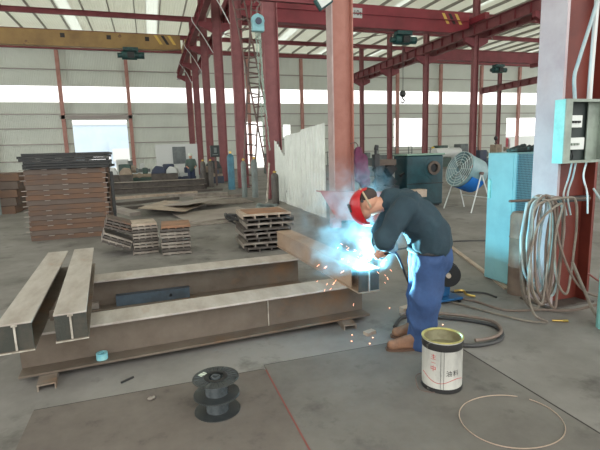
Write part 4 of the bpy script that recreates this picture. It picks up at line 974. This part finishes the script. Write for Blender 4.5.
# hands: palm, four curled fingers, thumb
tip = V((1.745, 3.44, 0.66)); grip = V((1.735, 3.155, 0.775))
tdir = (tip-grip).normalized()
def hand(mb, wr, g, td, side):
    toP = (g-wr).normalized()
    nrm = toP.cross(td).normalized()
    if nrm.z < 0: nrm = -nrm
    # palm sits above the handle, fingers wrap beneath it
    pal = g + nrm*0.026 - toP*0.012
    mb.cone(wr, 0.027, pal - toP*0.03, 0.026)
    for k in (-1.5, -0.5, 0.5, 1.5):
        kn = pal + td*k*0.019 + toP*0.022
        mb.cone(pal - toP*0.03 + td*k*0.013, 0.014, kn, 0.012)
    for k, ln in ((-1.5, 0.82), (-0.5, 0.95), (0.5, 1.0), (1.5, 0.93)):
        k0 = pal + td*k*0.019 + toP*0.022
        k1 = k0 + (toP*0.026 - nrm*0.018)*ln
        k2 = k1 + (-nrm*0.026 - toP*0.006)*ln
        k3 = k2 + (-toP*0.020 - nrm*0.004)*ln
        mb.cone(k0, 0.0105, k1, 0.0098, 10); mb.cone(k1, 0.0098, k2, 0.0090, 10); mb.cone(k2, 0.0090, k3, 0.0078, 10)
    t0 = pal - toP*0.022 + td*0.022
    t1 = t0 + td*0.026 - nrm*0.012; t2 = t1 + td*0.016 - nrm*0.022 + toP*0.012
    mb.cone(t0, 0.0135, t1, 0.0115, 10); mb.cone(t1, 0.0115, t2, 0.009, 10)
hand(mb, wrN, grip, tdir, 1)
gF = V((1.72, 3.235, 0.742)); hand(mb, wrF, gF, tdir, -1)
body = mb.build('body', 'skin', W, post=F(0.0055, 3))
# eyes
for s in (-1, 1): MB().ell(hp(0.084, s*0.030, 0.008), (0.010, 0.013, 0.010), HR, 12, 8).build('eye', 'breaker', W, smooth=True)
MB().ell(hp(-0.010, 0, 0.052), (0.094, 0.076, 0.070), HR, 24, 16).build('hair', 'hair', W, post=F(0.008, 2, 0.002, 60))
# jacket
mb = MB()
for l in (-0.085, 0.085):
    mb.cone(chest+lat*l, 0.142, spine+lat*l, 0.148); mb.cone(spine+lat*l, 0.148, waist+lat*l*1.05, 0.142)
mb.cone(chest, 0.14, P(1.785, 3.155, 1.205), 0.092)
mb.cone(chest+lat*-0.08, 0.12, shN, 0.092); mb.cone(chest+lat*0.08, 0.12, shF, 0.092)
mb.cone(shN, 0.092, elN, 0.070); mb.cone(shF, 0.092, elF, 0.070)
mb.cone(elN, 0.070, elN.lerp(wrN, 0.5), 0.056); mb.cone(elF, 0.070, elF.lerp(wrF, 0.5), 0.056)
mb.build('jacket', 'jacket', W, post=F(0.012, 4, 0.018, 9))
# collar
cn = (P(1.70, 3.18, 1.205)-chest).normalized(); cq = cn.to_track_quat('Z', 'Y').to_matrix()
MB().lathe([(0.078, -0.03), (0.072, 0.012), (0.066, 0.018), (0.064, 0.0), (0.06, -0.03)], P(1.735, 3.168, 1.20), 24, cq).build('collar', 'jacket', W, smooth=True)
# gloves cuffs
for wr, el, g in ((wrN, elN, grip), (wrF, elF, gF)):
    d = (wr-el).normalized()
    MB().cone(el.lerp(wr, 0.42), 0.060, wr-d*0.01, 0.046).build('work_sleeve', 'glove', W, post=F(0.008, 3, 0.006, 16), label='pale canvas forearm sleeve')
# trousers
mb = MB()
for l in (-0.07, 0.07): mb.cone(P(2.085, 3.05, 0.80, l), 0.132, P(2.09, 3.05, 0.73, l), 0.138)
for a, b, c in ((hpN, knN, anN), (hpF, knF, anF)):
    mb.cone(a, 0.13, b, 0.11); mb.cone(b, 0.11, c, 0.094); mb.cone(c, 0.094, c-V((0, 0, 0.04)), 0.092)
mb.build('trousers', 'denim', W, post=F(0.012, 4, 0.022, 8))
bq = V((-0.16, 0.03, 1)).normalized().to_track_quat('Z', 'Y').to_matrix()
MB().lathe([(1, -0.016), (1.02, 0), (1, 0.016), (0.9, 0.016), (0.9, -0.016)], P(2.06, 3.055, 0.81), 40,
           Matrix((fwd, lat, V((0.2, 0, 1)))).transposed() @ Matrix.Diagonal(V((0.150, 0.222, 1)))).build('belt', 'belt', W, smooth=True)
# boots
for a, s, toe in ((anN, 'sole', V((1.735, 3.035, 0.05))), (anF, 'sole', V((1.90, 3.25, 0.05)))):
    heel = V((a.x-0.005, a.y, 0.052)); d = (toe-heel).normalized(); z = V((0, 0, 1)); z0_ = 0.006
    mb = MB(); mb.cone(heel, 0.044, toe+V((0, 0, 0.0)), 0.040); mb.cone(V((a.x, a.y, 0.14)), 0.054, heel+d*0.02+V((0, 0, 0.02)), 0.050)
    mb.cone(V((a.x, a.y, 0.10))+d*0.03, 0.045, toe-d*0.05+V((0, 0, 0.012)), 0.040)
    mb.ell(toe-d*0.01+V((0, 0, -0.004)), (0.05, 0.05, 0.038))
    bo = mb.build('boot', 'boot', W, post=F(0.006, 3))
    side = V((-d.y, d.x, 0)).normalized(); d2 = V((d.x, d.y, 0)).normalized()
    R = Matrix((d2, side, z)).transposed(); n = 36
    pr = []
    L_ = (toe-heel).length/2+0.052
    c0 = (toe+heel)/2; c0.z = 0
    mb = MB(); lo = []; hi = []
    for k in range(n):
        t = 2*pi*k/n; x = cos(t)*L_; w = 0.046*(1.0+0.12*cos(t)); y = (1 if sin(t) > 0 else -1)*abs(sin(t))**0.6*w
        lo.append(mb.bm.verts.new(c0+R @ V((x, y, z0_+0.0)))); hi.append(mb.bm.verts.new(c0+R @ V((x, y, z0_+0.02))))
    mb.bm.faces.new(lo); mb.bm.faces.new(hi[::-1])
    for k in range(n): mb.bm.faces.new((lo[k], lo[(k+1) % n], hi[(k+1) % n], hi[k]))
    mb.build('sole', 'sole', bo)
# welding mask shell
mk = MB(); Kc = hp(-0.005, 0, -0.03); NT, NP = 22, 18
def shell(th, ph, o):
    return Kc + HR @ V(((0.142+o)*cos(th)*cos(ph)*1.0, (0.118+o)*sin(ph)*(0.55+0.45*cos(th)), (0.150+o)*sin(th)*(0.85+0.15*cos(ph))))
G = {}
for i in range(NT+1):
    th = radians(-80+185*i/NT)
    for j in range(NP+1):
        ph = radians(-62+124*j/NP)
        for o in (0, 1): G[i, j, o] = mk.bm.verts.new(shell(th, ph, 0.006*o))
for i in range(NT):
    for j in range(NP):
        for o in (0, 1): mk.bm.faces.new((G[i, j, o], G[i+1, j, o], G[i+1, j+1, o], G[i, j+1, o]))
for i in range(NT):
    for j in (0, NP): mk.bm.faces.new((G[i, j, 0], G[i+1, j, 0], G[i+1, j, 1], G[i, j, 1]))
for j in range(NP):
    for i in (0, NT): mk.bm.faces.new((G[i, j, 0], G[i, j+1, 0], G[i, j+1, 1], G[i, j, 1]))
mask = mk.build('welding_mask', 'helmet', W, smooth=True, label='glossy red welding mask')
MB().box(Kc+HR @ V((0.140, 0, 0.035)), (0.012, 0.10, 0.06), rot=HR).build('lens_frame', 'black', mask)
MB().box(Kc+HR @ V((0.147, 0, 0.035)), (0.004, 0.088, 0.048), rot=HR).build('lens', 'lens', mask)
MB().tube([hp(-0.008+0.02*sin(a), 0.094*cos(a), 0.02+0.106*sin(a)) for a in [radians(-25+230*k/26) for k in range(27)]], 0.008, 6).build('head_strap', 'strap', W, smooth=True)
for s in (-1, 1): MB().cyl(hp(0.035, s*0.085, 0.04), hp(0.035, s*0.10, 0.04), 0.012, 14).build('hinge_knob', 'black', mask)
# torch
r = thing('welding_torch', 'welding torch held by the worker above the tan beam', 'torch', tuple(grip))
MB().tube(spline([grip-tdir*0.07+V((0.01, 0, 0.0)), grip, grip+tdir*0.11], 6), 0.0135, 10).build('handle', 'black', r, smooth=True)
MB().tube(spline([grip+tdir*0.11, grip+tdir*0.2+V((0, 0, 0.02)), tip+V((0.0, -0.03, 0.035)), tip], 6), 0.008, 10).build('neck', 'plate_grey', r, smooth=True)
MB().cyl(tip+V((0.0, -0.022, 0.026)), tip+V((0, 0, 0.0)), 0.0125, 14).build('nozzle', 'brass', r, smooth=True)
MB().tube(spline([grip-tdir*0.07+V((0.01, 0, 0)), V((1.93, 3.30, 0.72)), V((2.10, 3.45, 0.50)), V((2.28, 3.55, 0.15)), V((2.3, 3.75, 0.03)), V((2.6, 3.85, 0.12))], 8), 0.011, 8).build('cable', 'cable', r, smooth=True)

# ---------------------------------------------------------------- arc, sparks, smoke
arc = V((1.745, 3.510, 0.592))
M['arc'] = emis("arc_light", (0.62, 0.88, 1.0), 400.0)
tag(MB().ell(arc, (0.014, 0.014, 0.014), u=14, v=10).build('welding_arc', 'arc', smooth=True), 'blinding bluish white welding arc on the lug of the tan beam', 'arc')
ld = bpy.data.lights.new('arc_lamp', 'POINT'); ld.energy = ARC_W; ld.color = (0.30, 0.80, 1.0); ld.shadow_soft_size = 0.006
lo = bpy.data.objects.new('arc_lamp', ld); lo.location = arc+V((0.0, -0.024, -0.002)); C.objects.link(lo)
M['spark'] = emis('spark_glow', (1.0, 0.42, 0.26), 5.0)
random.seed(11); mb = MB()
for k in range(75):
    a = rnd(0, 2*pi); sp = rnd(0.6, 2.6); t = rnd(0.03, 0.30); v = V((cos(a)*sp*0.75, sin(a)*sp*0.5, rnd(-0.3, 2.2)))
    p = arc+v*t+V((0, 0, -4.9*t*t)); w = (v+V((0, 0, -9.8*t))).normalized()
    if p.z < 0.02: continue
    if p.x > 1.78 and p.y > 2.85 and p.y < 3.35: continue
    mb.bar(p-w*0.004, p+w*rnd(0.006, 0.024), 0.0024, 0.0024)
for (x, y) in ((2.42, 3.32), (2.55, 3.6), (2.36, 3.2), (1.5, 3.3), (1.56, 3.42), (2.0, 3.4), (2.2, 3.9), (2.5, 3.45), (1.62, 3.2), (1.7, 3.3)):
    mb.box((x, y, 0.011), (0.008, 0.007, 0.006))
tag(mb.build('welding_sparks', 'spark'), 'orange sparks flying from the welding arc', 'sparks', None, 'stuff')
# smoke
m = bpy.data.materials.new('smoke'); m.use_nodes = True; M['smoke'] = m
nt = m.node_tree; N = nt.nodes; L = nt.links; N.remove(N['Principled BSDF'])
tc = N.new('ShaderNodeTexCoord'); n1 = N.new('ShaderNodeTexNoise'); n1.inputs['Scale'].default_value = 6.5; n1.inputs['Detail'].default_value = 3; n1.inputs['Distortion'].default_value = 0.6
L.new(tc.outputs['Object'], n1.inputs[0])
mr = N.new('ShaderNodeMapRange'); mr.inputs[1].default_value = 0.45; mr.inputs[2].default_value = 0.75
L.new(n1.outputs[0], mr.inputs[0])
gr = N.new('ShaderNodeTexGradient'); gr.gradient_type = 'SPHERICAL'
mp = N.new('ShaderNodeMapping'); L.new(tc.outputs['Generated'], mp.inputs[0]); mp.inputs['Location'].default_value = (-1, -1, -1); mp.inputs['Scale'].default_value = (2, 2, 2)
L.new(mp.outputs[0], gr.inputs[0])
mu = N.new('ShaderNodeMath'); mu.operation = 'MULTIPLY'; L.new(mr.outputs[0], mu.inputs[0]); L.new(gr.outputs[0], mu.inputs[1])
m2 = N.new('ShaderNodeMath'); m2.operation = 'MULTIPLY'; m2.inputs[1].default_value = SMOKE; L.new(mu.outputs[0], m2.inputs[0])
vs = N.new('ShaderNodeVolumeScatter'); vs.inputs['Color'].default_value = (0.6, 0.85, 1.0, 1); vs.inputs['Anisotropy'].default_value = 0.0
L.new(m2.outputs[0], vs.inputs['Density']); L.new(vs.outputs[0], N['Material Output'].inputs['Volume'])
o = MB().ell((1.62, 3.62, 0.98), (0.62, 0.42, 0.62), u=24, v=16).build('welding_smoke', 'smoke')
tag(o, 'blue lit welding smoke rising around the mask and the arc', 'smoke', None, 'stuff')

# people far away
def far_person(x, y, label, shirt, cap, hvis=True):
    w = thing('person', label, 'person', (x, y, 0))
    mb = MB(); mb.ell((x, y, 1.58), (0.09, 0.1, 0.12)); mb.cone((x, y, 1.48), 0.06, (x, y, 1.3), 0.09)
    for s in (-1, 1):
        mb.cone((x+s*0.09, y, 0.85), 0.075, (x+s*0.11, y, 0.45), 0.055); mb.cone((x+s*0.11, y, 0.45), 0.055, (x+s*0.12, y, 0.06), 0.04)
        mb.cone((x+s*0.19, y, 1.36), 0.05, (x+s*0.25, y-0.05, 1.08), 0.04); mb.cone((x+s*0.25, y-0.05, 1.08), 0.04, (x+s*0.16, y-0.25, 0.98), 0.03)
        mb.ell((x+s*0.15, y-0.29, 0.97), (0.03, 0.05, 0.03)); mb.ell((x+s*0.12, y-0.05, 0.035), (0.045, 0.12, 0.035))
    mb.cone((x, y, 1.3), 0.12, (x, y, 0.9), 0.12); mb.build('body', 'skin', w, post=F(0.02, 2))
    mb = MB()
    for s in (-1, 1): mb.cone((x+s*0.09, y, 1.32), 0.11, (x+s*0.07, y, 0.9), 0.12); mb.cone((x+s*0.18, y, 1.37), 0.075, (x+s*0.25, y-0.05, 1.08), 0.062)
    mb.cone((x, y, 1.33), 0.145, (x, y, 0.88), 0.145); mb.build('shirt', shirt, w, post=F(0.025, 2)); mb = MB()
    for s in (-1, 1): mb.cone((x+s*0.08, y, 0.9), 0.12, (x+s*0.11, y, 0.45), 0.085); mb.cone((x+s*0.11, y, 0.45), 0.085, (x+s*0.12, y, 0.12), 0.07)
    mb.build('trousers', 'navy', w, post=F(0.025, 2))
    MB().lathe([(0.14, 1.60), (0.115, 1.62), (0.11, 1.68), (0.07, 1.73), (0, 1.745)], (x, y, 0), 16).build('helmet', cap, w, smooth=True)
M['cap_y'] = mat('yellow_cap', (215, 190, 70), 0.5); M['cap_w'] = mat('pale_cap', (190, 200, 190), 0.5)
far_person(19.6, 28.5, 'far person in navy work clothes with a yellow hard hat behind the teal cabinet', 'navy', 'cap_y')
far_person(2.0, 24.2, 'far person in green work clothes standing near the white partition', 'green', 'cap_w')
# outside, seen through the doors
r = thing('blue_building', 'blue clad building outside the left doorway', 'building', (-10, 85, 0))
MB().b2((-22, 85, 2.2), (-2, 97, 7.2)).b2((-6.5, 84.5, 0), (-2, 85, 4.6)).b2((-22, 85.5, 0), (-12, 97, 2.2)).build('wall', 'blue_house', r)
MB().b2((-22.3, 84.8, 7.2), (-1.7, 97.2, 7.6)).build('roof', 'white', r)
MB().b2((-6, 84.3, 1.0), (-2.4, 84.5, 3.2)).build('shutter', 'white', r)
r = thing('red_truck', 'red and white truck outside the right doorway', 'truck', (58, 62, 0))
MB().b2((56, 60, 0.9), (61, 63, 3.2)).build('cargo_box', 'white', r, bevel=0.05)
MB().b2((53.6, 60.2, 0.8), (55.9, 62.8, 3.0)).build('cab', 'crane_red', r, bevel=0.2)
mb = MB()
for x in (54.6, 57.5, 60): mb.cyl((x, 60.1, 0.45), (x, 60.5, 0.45), 0.45, 20).cyl((x, 62.4, 0.45), (x, 62.8, 0.45), 0.45, 20)
mb.build('wheel', 'black', r)

# ---------------------------------------------------------------- daylight and camera
w = bpy.data.worlds.new('World'); bpy.context.scene.world = w; w.use_nodes = True
w.node_tree.nodes['Background'].inputs[0].default_value = (1.0, 0.99, 0.965, 1)
w.node_tree.nodes['Background'].inputs[1].default_value = WORLD
TH, PHI, RHO = radians(18.0), radians(9.15), 0.03
f = V((sin(TH)*cos(PHI), cos(TH)*cos(PHI), -sin(PHI))); rt = V((cos(TH), -sin(TH), 0)); u = rt.cross(f)
rt2 = rt*cos(RHO) - u*sin(RHO); u2 = rt*sin(RHO) + u*cos(RHO)
cam = bpy.data.cameras.new('Camera'); co = bpy.data.objects.new('Camera', cam); C.objects.link(co)
co.matrix_world = Matrix.Translation((0, 0, 1.6)) @ Matrix((rt2, u2, -f)).transposed().to_4x4()
cam.sensor_width = 36.0; cam.lens = 36.0*450/600; cam.clip_start = 0.05; cam.clip_end = 300
sc = bpy.context.scene; sc.camera = co
sc.view_settings.view_transform = 'Standard'; sc.view_settings.look = 'None'; sc.view_settings.gamma = 1.0
sc.view_settings.use_curve_mapping = False; sc.view_settings.exposure = EXPO
